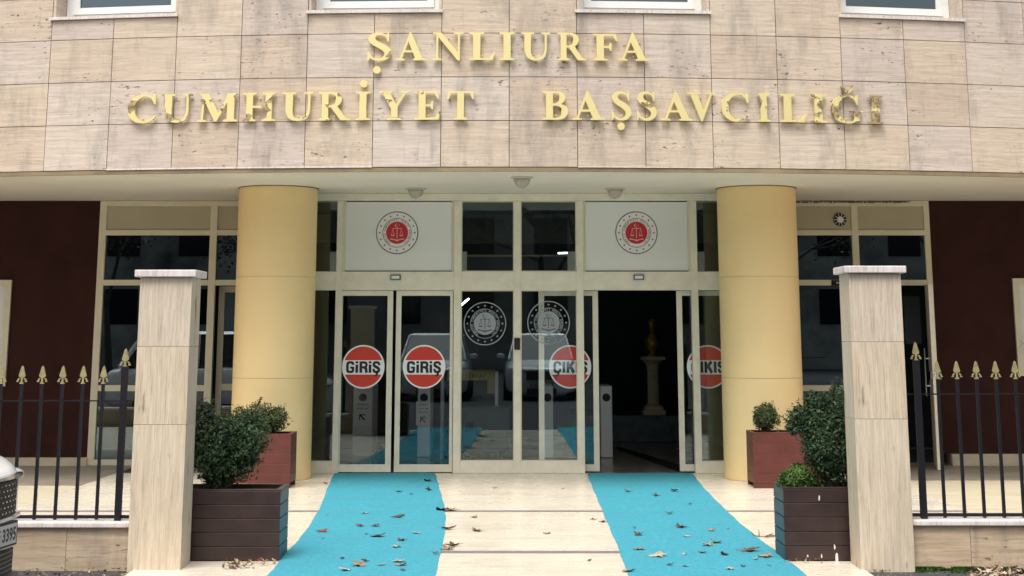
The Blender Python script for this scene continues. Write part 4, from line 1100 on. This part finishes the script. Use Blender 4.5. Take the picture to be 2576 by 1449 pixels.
turnstile(910, 1149, 46, 'wide white post with square notice and arrow behind the left entrance door', (890, 933, 1009, 1070, ['VATANDAŞ', 'GİRİŞİ']))
turnstile(1065, 1150, 30, 'slim white post with three line notice and arrow behind the second entrance door', (1047, 1082, 1009, 1070, ['AVUKAT', 'HAKİM', 'SAVCI']))
turnstile(1378, 1151, 27, 'slim white post with round window behind the slid open door leaf')
turnstile(1527, 1151, 28, 'slim white post with round window standing at the left side of the open doorway')
# hand rail rod between posts
# security gate
Yg = 22.6; Gt = empty('metal_detector_gate', (ax(1180, 1120, Yg), Yg, 0)); tag(Gt, 'walk through metal detector with yellow header and white uprights behind the middle glass', 'metal detector')
for px in (1112, 1249):
    x = ax(px, 1030, Yg); m_ = MB(); m_.box(x-.022, x+.022, Yg, Yg+.5, .002, az_(935, Yg)); m_.build('upright', M['white_post'], Gt)
m_ = MB(); xa_, xb_ = ax(1125, 1030, Yg), ax(1244, 1030, Yg); z0, z1 = az_(957, Yg), az_(932, Yg); m_.box(xa_, xb_, Yg+.05, Yg+.4, z0, z1)
m_.box(xb_-.10, xb_, Yg+.05, Yg+.4, az_(990, Yg), z0-.001); put_text(m_, 'DİKKAT', xa_+.25, xb_-.12, z0+.035, z1-.035, Yg+.048, 1, .01)
m_.build('header', [M['yellow'], M['ink2']], Gt)
Yx = 21.6; x0, x1 = ax(1158, 1100, Yx), ax(1282, 1100, Yx); m_ = MB(); Xr = empty('baggage_scanner', ((x0+x1)/2, Yx, 0)); tag(Xr, 'grey baggage scanner with a dark square hatch behind the middle glass', 'scanner')
m_.box(x0, x1, Yx+.3, Yx+1.2, .06, az_(1030, Yx)); m_.build('housing', M['grey_machine'], Xr, bevel=.03)
m_ = MB(); q = ax(1180, 1077, Yx+.29); m_.box(q-.055, q+.055, Yx+.29, Yx+.299, az_(1090, Yx), az_(1066, Yx)); m_.build('hatch', M['black'], Xr)
m_ = MB(); m_.box(x0+.05, x0+.11, Yx+.35, Yx+.45, .0, .059); m_.box(x1-.11, x1-.05, Yx+.35, Yx+.45, .0, .059); m_.build('leg', M['black'], Xr)
# dais, pedestal, bust
m_ = MB(); m_.box(.9, 3.2, 24.7, 26.8, .001, az_(1045, 24.73)); tag(m_.build('stone_dais', M['bluegrey'], None, bevel=.01), 'blue grey marble dais at the back of the lobby', 'dais')
zd = az_(1045, 24.73)+.001; Yp = 25.1; px_, _ = at(1643, 980, Yp); s_ = Yp/4000/.98
Pd = empty('pedestal', (px_, Yp, zd)); tag(Pd, 'ivory fluted pedestal with wide capital on the dais beyond the open door', 'pedestal')
ztp = az_(897, Yp); hP = ztp-zd
m_ = MB(); m_.box(px_-.17, px_+.17, Yp-.17, Yp+.17, zd, zd+.06); m_.box(px_-.14, px_+.14, Yp-.14, Yp+.14, zd+.061, zd+.11); m_.lathe(px_, Yp, [(.125, zd+.111), (.13, zd+.13), (.095, zd+.15)], 24, 0, True); m_.build('base', M['pedestal'], Pd)
m_ = MB(); n = 48; prof = []
vs = []; fs2 = []
zz0, zz1 = zd+.151, ztp-.22
for z in (zz0, zz1):
    for k in range(n):
        a = 2*math.pi*k/n; r_ = .088-(.009 if k % 4 in (1, 2) else 0)-(.006 if z == zz1 else 0); vs.append((px_+r_*math.cos(a), Yp+r_*math.sin(a), z))
fs2 = [(k, (k+1) % n, n+(k+1) % n, n+k) for k in range(n)]; m_.add(vs, fs2); m_.build('shaft', M['pedestal'], Pd)
m_ = MB(); m_.lathe(px_, Yp, [(.085, ztp-.219), (.10, ztp-.20), (.09, ztp-.185), (.105, ztp-.12), (.15, ztp-.06), (.14, ztp-.05)], 24, 0, True); m_.box(px_-.18, px_+.18, Yp-.18, Yp+.18, ztp-.049, ztp); m_.build('capital', M['pedestal'], Pd)
Bs = MB()
def ell(mb, c, r, n=14, mi=0):
    pr = []
    vs = []; fs2 = []
    for j in range(n+1):
        th = math.pi*j/n
        for k in range(2*n):
            a = math.pi*k/n; vs.append((c[0]+r[0]*math.sin(th)*math.cos(a), c[1]+r[1]*math.sin(th)*math.sin(a), c[2]-r[2]*math.cos(th)))
    for j in range(n):
        for k in range(2*n): fs2.append((j*2*n+k, j*2*n+(k+1) % (2*n), (j+1)*2*n+(k+1) % (2*n), (j+1)*2*n+k))
    mb.add(vs, fs2, mi)
Bs.lathe(px_, Yp, [(.07, ztp+.001), (.075, ztp+.03), (.04, ztp+.05), (.05, ztp+.08), (.12, ztp+.16), (.125, ztp+.22), (.10, ztp+.30), (.045, ztp+.345), (.04, ztp+.40)], 24, 0, True)
ell(Bs, (px_, Yp, ztp+.475), (.062, .075, .095)); ell(Bs, (px_, Yp-.075, ztp+.47), (.012, .02, .022), 6); ell(Bs, (px_, Yp+.015, ztp+.505), (.066, .07, .07))
for q in (-1, 1): ell(Bs, (px_+q*.063, Yp, ztp+.47), (.01, .015, .022), 6)
tag(Bs.build('bust', M['bronze'], None, smooth=True), 'small gilded bronze bust on the ivory pedestal', 'bust')
# plain white boxes behind the upper panes and the lit tube
for px0, px1, lab in ((1150, 1174, 'left of the middle pair of upper panes'), (1428, 1449, 'beside the lit tube, right of the middle'), (830, 846, 'behind the narrow left upper pane'), (1757, 1772, 'behind the narrow right upper pane')):
    Y = YD+.5; m_ = MB(); m_.box(ax(px0, 655, Y), ax(px1, 655, Y), Y, Y+.08, az_(682, Y), az_(633, Y)); 
    tag(m_.build('white_box', M['panel']), 'white box inside the glass, '+lab, 'box')
Y = YD+1.2; m_ = MB(); m_.tube((ax(1404, 637, Y), Y, az_(637, Y)), (ax(1432, 637, Y), Y, az_(636, Y)), .009, 12)
tag(m_.build('tube_lamp', M['tube']), 'short lit fluorescent tube behind the upper middle pane', 'lamp')
Y = 22.4; m_ = MB(); pA, pB = at(1160, 772, Y), at(1176, 750, Y); m_.tube((pA[0], Y-.5, pA[1]), (pB[0], Y+.5, pB[1]), .011, 12)
tag(m_.build('tube_lamp', M['tube']), 'slanted lit fluorescent tube inside the lobby above the left glass emblem', 'lamp')
m_ = MB(); Y = YD+.7; m_.box(ax(1160, 643, Y), ax(1440, 643, Y), Y, Y+.06, az_(645, Y), az_(641, Y)); tag(m_.build('curtain_rail', M['fascia']), 'thin beige rail crossing behind the middle upper panes', 'rail')
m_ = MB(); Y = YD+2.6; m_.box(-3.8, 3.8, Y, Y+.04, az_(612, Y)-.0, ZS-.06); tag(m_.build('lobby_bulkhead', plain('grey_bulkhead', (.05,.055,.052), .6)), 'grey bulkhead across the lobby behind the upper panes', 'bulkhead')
# person dimly behind narrow left pane is not readable in the photo

# ------------------------------------------------------------------ cars
def car(loc, rz, paint, label, plate, suv=True):
    C_ = empty('parked_car', loc, rz); tag(C_, label, 'car')
    L_, Wd = 4.45, 1.84
    # body: stations from nose (x=0) backwards; (x, halfwidth, zbottom, ztop)
    stt = [(0.03,.28,.22,.72),(-.02,.50,.18,.80),(-.12,.70,.18,.84),(-.30,.84,.20,.90),(-.6,.90,.20,.94),(-1.0,.92,.20,.99),(-1.35,.92,.20,1.02),(-2.3,.92,.20,1.02),(-3.4,.92,.20,1.03),(-4.0,.90,.22,1.02),(-4.3,.85,.28,.98),(-4.45,.72,.36,.90)]
    m_ = MB(); N = 20
    def sect(x, hw, z0, z1, e=.30):
        out = []; zc, hh_ = (z0+z1)/2, (z1-z0)/2
        for k in range(N):
            a = 2*math.pi*(k+.5)/N; c, s_ = math.cos(a), math.sin(a)
            out.append((x, hw*math.copysign(abs(c)**e, c), zc+hh_*math.copysign(abs(s_)**e, s_)))
        return out
    vs = []; fs2 = []
    for s_ in stt: vs += sect(*s_)
    for j in range(len(stt)-1):
        for k in range(N): fs2.append((j*N+k, (j+1)*N+k, (j+1)*N+(k+1) % N, j*N+(k+1) % N))
    fs2 += [tuple(range(N)), tuple((len(stt)-1)*N+k for k in range(N-1, -1, -1))]
    m_.add(vs, fs2); body = m_.build('body', paint, C_, local=True, smooth=True); sd = body.modifiers.new('s', 'SUBSURF'); sd.levels = 1; sd.render_levels = 2
    gh = MB(); top = 1.60 if suv else 1.46
    lo = [(-1.15,.80,1.0),(-4.15 if suv else -3.75,.80,1.0)]
    hi = [(-1.95,.64,top),(-3.75 if suv else -3.1,.64,top)]
    def q(p, s_): return (p[0], p[1]*s_, p[2])
    V = [q(lo[0],-1), q(lo[1],-1), q(lo[1],1), q(lo[0],1), q(hi[0],-1), q(hi[1],-1), q(hi[1],1), q(hi[0],1)]
    gh.add(V, [(0,4,5,1), (1,5,6,2), (2,6,7,3), (3,7,4,0)]); gh.build('windows', M['mirror_glass'], C_, local=True)
    rf = MB(); 
    rf.hexa([(hi[0][0]-.02,-.66,top-.01),(hi[1][0],-.66,top-.01),(hi[1][0],.66,top-.01),(hi[0][0]-.02,.66,top-.01),(hi[0][0]-.12,-.58,top+.045),(hi[1][0]+.1,-.58,top+.045),(hi[1][0]+.1,.58,top+.045),(hi[0][0]-.12,.58,top+.045)])
    for s_ in (-1, 1):
        rf.tube(q(lo[0], s_), q(hi[0], s_), .035, 6); rf.tube(q(lo[1], s_), q(hi[1], s_), .05, 6)
        rf.tube((-2.75, .80*s_, 1.0), (-2.75, .655*s_, top), .03, 6)
    rf.build('roof', paint, C_, local=True, bevel=.01)
    for s_ in (-1, 1):
        mi_ = MB(); ell(mi_, (-1.35, s_*1.0, 1.08), (.07, .11, .075), 8); mi_.build('side_mirror', paint, C_, local=True, smooth=True)
        for x in (-.85, -3.55):
            w_ = MB(); pr = [(.20,0),(.30,0),(.335,.03),(.335,.19),(.30,.22),(.2,.22)]
            w_.lathe(0, 0, pr, 28, 0, True); w_.v = [(x+p_[0], s_*(.71+p_[2]), .335+p_[1]) for p_ in w_.v]; wo = w_.build('tyre', M['tyre'], C_, local=True)
            rm_ = MB(); rm_.lathe(0, 0, [(.20,.215),(.19,.205),(.05,.225)], 20, 0, True); rm_.v = [(x+p_[0], s_*(.712+p_[2]), .335+p_[1]) for p_ in rm_.v]; rm_.build('rim', M['chrome'], wo, local=True)
        h = MB(); ell(h, (-.15, s_*.60, .74), (.10, .14, .045), 10); h.build('headlight', M['headlight'], C_, local=True, smooth=True)
    # face of the car: upper grille with chrome studs, plate, lower intake
    def face(mb, poly, x0, x1, mi=0):
        b0 = len(mb.v); mb.prism(poly, x0, x1, mi)
        mb.v[b0:] = [(q_[1]-.27*q_[0]*q_[0], q_[0], q_[2]) for q_ in mb.v[b0:]]
    def cols(y0, y1, z0, z1, x0, x1, mb, mi=0, n=8, sl=0):
        for k in range(n):
            a, b = y0+(y1-y0)*k/n, y0+(y1-y0)*(k+1)/n
            face(mb, [(a, z0+sl*abs(a)), (b, z0+sl*abs(b)), (b, z1), (a, z1)], x0, x1, mi)
    g_ = MB(); cols(-.37, .37, .53, .735, -.04, .052, g_)
    for r_ in range(6):
        for k in range(12):
            yy_ = -.35+.062*k+(.03 if r_ % 2 else 0)
            if yy_ < .36: face(g_, [(yy_-.011, .550+.032*r_), (yy_+.009, .550+.032*r_), (yy_+.011, .558+.032*r_), (yy_-.009, .558+.032*r_)], .052, .0555, 1)
    g_.build('grille', [M['black'], M['chrome']], C_, local=True)
    t_ = MB(); cols(-.52, .52, .745, .765, -.04, .058, t_); t_.build('grille_trim', M['chrome'], C_, local=True)
    t_ = MB(); cols(-.50, .50, .505, .525, -.04, .060, t_); t_.build('bumper_trim', paint, C_, local=True)
    i_ = MB(); cols(-.36, .36, .19, .335, -.04, .052, i_)
    for r_ in range(5): cols(-.34, .34, .212+.026*r_, .217+.026*r_, .052, .0555, i_, 1)
    i_.build('lower_intake', [M['black'], M['grey_machine']], C_, local=True)
    i_ = MB(); cols(-.52, .52, .145, .175, -.04, .062, i_); i_.build('front_lip', M['grey_machine'], C_, local=True)
    p_ = MB(); p_.box(.02, .072, -.275, .275, .362, .502, 1); p_.box(.0722, .074, -.26, .26, .374, .490, 0)
    tm = MB(); put_text(tm, plate, -.222, .250, .392, .472, 0, 2, .03)
    tm.v = [(.0752, v_[0], v_[2]) for v_ in tm.v]; p_.add(tm.v, tm.f, 2)
    p_.box(.0722, .0745, -.26, -.23, .374, .490, 3)
    p_.build('number_plate', [M['plate_white'], M['black'], M['st_black'], M['bluegrey']], C_, local=True)
    return C_
# local +X is forward; plate text runs along +Y = to the viewer's right when facing the nose
car((-3.105, 9.85, -.014), R(-6), M['car_white'], 'white car whose front corner and number plate show at the left edge', '63 AF 3395')
car((-1.95, -.7, -.05), R(90), M['car_silver'], 'left one of two silver cars behind the viewer, mirrored in the door glass', '63 AB 120', True)
car((.72, -1.0, -.05), R(90), M['car_silver'], 'right one of two silver cars behind the viewer, mirrored in the door glass', '63 AC 341', True)

# ------------------------------------------------------------------ across the street (mirrored in the panes)
OB = empty('apartment_block', (0, -34, 0)); tag(OB, 'dull grey apartment block across the street behind the viewer, mirrored in the panes', 'building')
m_ = MB(); m_.box(-60, 60, -44, -34, -.05, 15); m_.build('wall', M['building_far'], OB)
for fl_ in range(4):
    m_ = MB()
    for k in range(22):
        x = -32+k*3.3; m_.box(x, x+1.5, -33.99, -33.96, 2.0+fl_*3.1, 3.6+fl_*3.1)
    m_.build('window_row', M['mirror_glass'], OB)
rk = random.Random(21)
def tree(x, y, h, seed, label):
    rk = random.Random(seed); T_ = empty('street_tree', (x, y, -.05)); tag(T_, label, 'tree', 'street trees behind the viewer')
    tr = MB(); tips = []
    def br(p, dvec, ln, r_, lev):
        q = p+dvec*ln; tr.tube(p, q, r_, 7, 0, r_*.65)
        if lev == 0: tips.append(q); return
        for _ in range(3 if lev > 1 else 4):
            nd = (dvec+Vector((rk.gauss(0,.5), rk.gauss(0,.5), rk.gauss(.05,.3)))).normalized(); br(q, nd, ln*rk.uniform(.6,.85), r_*.62, lev-1)
    br(Vector((x, y, -.05)), Vector((rk.gauss(0,.04), rk.gauss(0,.04), 1)).normalized(), h*.30, .15, 4)
    tr.build('trunk', M['bark'], T_)
    cr = MB()
    for tp in tips:
        for _ in range(26):
            c = tp+Vector((rk.gauss(0,.33), rk.gauss(0,.33), rk.gauss(0,.3))); n_ = Vector((rk.gauss(0,1), rk.gauss(0,1), rk.gauss(0,1))).normalized(); u = n_.orthogonal().normalized(); w_ = n_.cross(u); s_ = rk.uniform(.04,.10)
            cr.add([c-u*s_, c+w_*s_*.5, c+u*s_, c-w_*s_*.5], [(0,1,2,3)])
    cr.build('crown', M['leaf_tree'], T_)
for i, (x, y, h, lab) in enumerate([(-15,-20,9,'tree standing farthest left behind the viewer'), (-7.5,-17,8,'tree behind the left silver car'), (1.2,-22,10,'tall tree behind the right silver car'), (9,-18,8.5,'tree standing to the right behind the viewer'), (17,-21,9.5,'tree standing farthest right behind the viewer')]):
    tree(x, y, h, 40+i, lab)

# ------------------------------------------------------------------ fallen leaves
def leaf_mesh(mb, seed, s, curl=.5):
    """lobed dry plane leaf with a stalk, curled up at the edges"""
    rk = random.Random(seed); n = 30; pts = [(0, 0, 0)]
    for k in range(n):
        a = 2*math.pi*k/n; lob = abs(math.cos(a*2.5)); r_ = s*(.55+.45*lob**1.3)*rk.uniform(.85, 1.1)
        if math.cos(a) < -.85: r_ *= .5
        x, y = r_*math.cos(a), r_*math.sin(a)*.85
        z = curl*.28*(y*y/s)*(.9+.9*math.sin(seed+a*2))+.22*curl*max(0, x)*rk.uniform(.2, 1)+rk.uniform(0,.12)*s
        pts.append((x, y, z+.002))
    mb.add(pts, [(0, 1+k, 1+(k+1) % n) for k in range(n)])
    mb.tube((-s*.2, 0, .003), (-s*1.1, s*.1, .010), .0018, 5)
rl = random.Random(77)
def put_leaf(px, py, wpx, mi, label, group=None, curl=None, zoff=.010, name='fallen_leaf'):
    Y = yfl(py); x = ax(px, py, Y); s = wpx/2/4000*Y*1.2
    m_ = MB(); leaf_mesh(m_, rl.randint(0, 999), s, rl.uniform(.5, 1.3) if curl is None else curl)
    o = m_.build(name, M['dry'][mi], None, local=True); o.location = (x, Y, zoff); o.rotation_euler = (rl.uniform(-.15, .15), rl.uniform(-.12, .12), rl.uniform(0, 6.28))
    tag(o, label, 'leaf', group)
def z5(x, y): return (1900+x*.2717)/1.3043, (1500+y*.2717)/1.3043     # survey sheets
def z3(x, y): return (860+x*.2717)/1.3043, (1500+y*.2717)/1.3043
GLc, GRc, GM = 'leaves scattered on the left carpet', 'leaves scattered on the right carpet', 'leaves scattered on the marble between the carpets'
big = [
 (z5(1600,900),20,1,1.6,'tan curled leaf standing upright on the right carpet'), (z5(1550,1080),30,1,1.1,'tan leaf touching a yellow green one on the right carpet'),
 (z5(1660,1050),28,4,1.3,'yellow green curled leaf, largest on the right carpet'), (z5(2050,1140),46,0,.5,'wide flat dark brown leaf near the right edge of the right carpet'),
 (z5(940,1210),46,3,.5,'wide pale dry leaf near the lower left of the right carpet'), (z5(725,1130),30,1,.9,'tan and green curled leaf left of the wide pale one on the right carpet'),
 (z5(720,955),26,0,1.6,'brown leaf with upright lobe at the left of the right carpet'), (z5(1230,860),30,0,.9,'grey brown leaf in the middle of the right carpet'),
 (z5(1300,975),22,3,.5,'flat pinkish tan leaf below the middle of the right carpet'), (z5(2250,1215),42,1,.6,'long tan leaf near the right front planter'),
 (z5(1750,1195),24,0,1.5,'dark curled leaf with a raised tip, lower right of the right carpet'),
 (z3(720,915),28,2,1.1,'dark red curled leaf near the left edge of the left carpet'), (z3(1180,845),22,2,1.0,'orange red rounded leaf in the middle of the left carpet'),
 (z3(1390,970),42,0,.4,'wide flat dark leaf in the middle of the left carpet'), (z3(1690,1020),24,2,1.0,'pink and white curled leaf on the left carpet'),
 (z3(1865,935),24,3,.7,'pale leaf near the right edge of the left carpet'), (z3(1640,735),30,0,.8,'grey brown leaf on the upper right of the left carpet'),
 (z3(1170,1325),38,1,1.1,'tan leaf with raised lobe at the bottom of the left carpet'), (z3(1000,1378),32,3,.4,'flat cream leaf at the bottom of the left carpet'),
 (z3(1640,1275),34,3,.7,'pale curled leaf low on the left carpet'), (z3(1680,1325),30,1,.7,'tan green leaf just below the pale curled one on the left carpet'),
 (z3(2000,300),22,0,1.6,'dark spiky leaf near the closed doors on the left carpet'), (z3(2015,410),18,0,1.6,'small dark upright leaf below the spiky one on the left carpet'),
]
for (p, w_, mi, cu, lab) in big: put_leaf(p[0], p[1], w_, mi, lab, None, cu)
for p, w_, mi in [(z5(590,430),20,0),(z5(935,478),16,0),(z5(1150,420),24,3),(z5(1340,578),12,0),(z5(1095,692),20,0),(z5(670,865),10,0),(z5(1490,1170),22,0),(z5(1270,1195),16,3),(z5(1100,1320),18,0),(z5(1285,1335),18,3),(z5(1820,1370),22,3),(z5(1980,1335),14,0),(z5(1800,885),8,0),(z5(2140,1250),16,3),(z5(2300,1330),10,0)]:
    put_leaf(p[0], p[1], w_, mi, 'small dry leaf lying on the right turquoise carpet', GRc)
for p, w_, mi in [(z3(1240,690),22,3),(z3(1370,845),22,0),(z3(780,718),6,0),(z3(1260,945),10,0),(z3(735,1000),8,0),(z3(1620,1100),26,3),(z3(970,1240),12,0),(z3(1240,1272),20,0),(z3(1700,1380),16,0),(z3(1440,1320),22,3),(z3(2090,1180),16,0),(z3(1650,432),18,0),(z3(1800,460),10,0)]:
    put_leaf(p[0], p[1], w_, mi, 'small dry leaf lying on the left turquoise carpet', GLc)
def z4(x, y): return (1450+x*.2692)/1.3043, (1500+y*.2692)/1.3043
for p, w_, mi in [(z4(645,378),16,3),(z4(390,738),18,1),(z4(440,905),30,1),(z4(1280,935),20,1),(z4(1845,762),16,1),(z4(1795,1265),14,0),(z4(1960,795),18,2),(z4(1480,390),8,3)]:
    put_leaf(p[0], p[1], w_, mi, 'small dry leaf lying on the cream marble between the carpets', GM, zoff=.002)
for p, lab, mi in ((z4(70,880), 'reddish curled leaf at the inner edge of the left carpet', 2), (z4(110,650), 'olive curled leaf at the inner edge of the left carpet by the upper floor strip', 4), (z4(0,655), 'brown leaf beside the olive one at the edge of the left carpet', 0),
                   (z4(150,1085), 'brown twiggy leaf above the lower floor strip beside the left carpet', 0), (z4(70,1130), 'tan curled leaf above the lower floor strip at the left carpet edge', 1), (z4(2280,1400), 'tan leaf at the bottom inner edge of the right carpet', 1),
                   (z3(765,325), 'small orange leaf on the marble left of the carpet near the column', 2)):
    put_leaf(p[0], p[1], 34 if 'orange' not in lab else 14, mi, lab, None, 1.2, .004)
# forked twig by the right planter
tg = MB(); Y = yfl(1357); x = ax(1888, 1357, Y)
for a, b in (((-.05,0,.004),(.02,-.06,.006)), ((.02,-.06,.006),(.10,.02,.02)), ((-.02,-.03,.006),(-.01,.05,.045)), ((-.05,0,.004),(-.075,.05,.03)), ((.06,-.02,.012),(.12,-.05,.01)), ((.02,-.06,.006),(.09,-.10,.01))): tg.tube(a, b, .005, 5, 0, .003)
to = tg.build('fallen_twig', M['dry'][0], None, local=True); to.location = (ax(1915, 1350, yfl(1350)), yfl(1350), .002); tag(to, 'forked brown twig on the marble beside the right carpet', 'twig')
# loose heaps of crumbled leaves
def heap(px0, px1, py0, py1, n, label, z=0, mats=(0,1,3), sz=(.012, .03), seed=1):
    rk = random.Random(seed); m_ = MB()
    for _ in range(n):
        py = rk.uniform(py0, py1); Y = yfl(py, z); x = ax(rk.uniform(px0, px1), py, Y); c = Vector((x, Y, z+rk.uniform(.004, .028)))
        n_ = Vector((rk.gauss(0,.6), rk.gauss(0,.6), 1)).normalized(); u = n_.orthogonal().normalized(); u = Matrix.Rotation(rk.uniform(0,6.28), 3, n_) @ u; w_ = n_.cross(u); s_ = rk.uniform(*sz)
        k = rk.uniform(.3,.8); m_.add([c-u*s_, c-u*s_*.3+w_*s_*k, c+u*s_+n_*s_*.4, c+u*s_*.2-w_*s_*k*.8+n_*s_*.2], [(0,1,2,3)], rk.randrange(len(mats)))
    tag(m_.build('leaf_litter', [M['dry'][q] for q in mats]), label, 'leaf litter', kind='stuff')
heap(560, 640, 1420, 1432, 70, 'crumbled brown leaves in front of the left front planter', 0, seed=2)
heap(645, 690, 1413, 1424, 14, 'pinkish leaf scraps at the corner of the left front planter', 0, (2, 3, 3), seed=3)
heap(1975, 2070, 1414, 1419, 26, 'leaf crumbs along the foot of the right front planter', 0, (1, 3, 1), (.006, .014), seed=4)
heap(2448, 2590, 1430, 1460, 170, 'yellowish dry leaves heaped on the asphalt at the right edge', -.012, (1, 3, 0), (.02, .045), seed=5)
heap(60, 330, 1438, 1456, 90, 'dirt and leaf crumbs along the foot of the left low wall', -.012, (0, 0, 1), (.008, .02), seed=6)
heap(2180, 2240, 1424, 1440, 50, 'pale leaf crumbs at the foot of the right gate pillar', -.012, (3, 1, 3), (.008, .02), seed=7)
# moss along the right low wall
mm = MB(); rk = random.Random(12)
for _ in range(5200):
    px = rk.triangular(2200, 2560, 2380); py = 1423+abs(rk.gauss(0, 6))+(2 if px > 2380 else 0); 
    if math.sin(px*.06)+rk.uniform(-.8,.8) < -.25: continue
    Y = min(yfl(py, -.012), YWL-.004); x = ax(px, py, Y); h = rk.uniform(.006, .034); s_ = rk.uniform(.005, .014)
    mm.add([(x-s_, Y, -.013), (x+s_, Y, -.013), (x+rk.uniform(-.006,.006), Y-rk.uniform(0,.012), -.013+h)], [(0,1,2)])
tag(mm.build('moss', M['leaf_light']), 'green moss growing along the foot of the right low wall', 'moss', kind='stuff')
# grit on the asphalt
gt = MB()
for _ in range(1200):
    x = rk.uniform(2.2, 4.2) if rk.random() < .6 else rk.uniform(-4.2, -2.2); y = rk.uniform(10.2, 11.5); s_ = rk.uniform(.002, .008)
    gt.add([(x-s_, y, -.014), (x, y-s_, -.014), (x+s_, y, -.014), (x, y+s_, -.014), (x, y, -.014+s_)], [(0,1,4),(1,2,4),(2,3,4),(3,0,4)])
tag(gt.build('gravel', plain('grit', (.20,.19,.18), .9)), 'loose grit scattered on the asphalt', 'grit', kind='stuff')
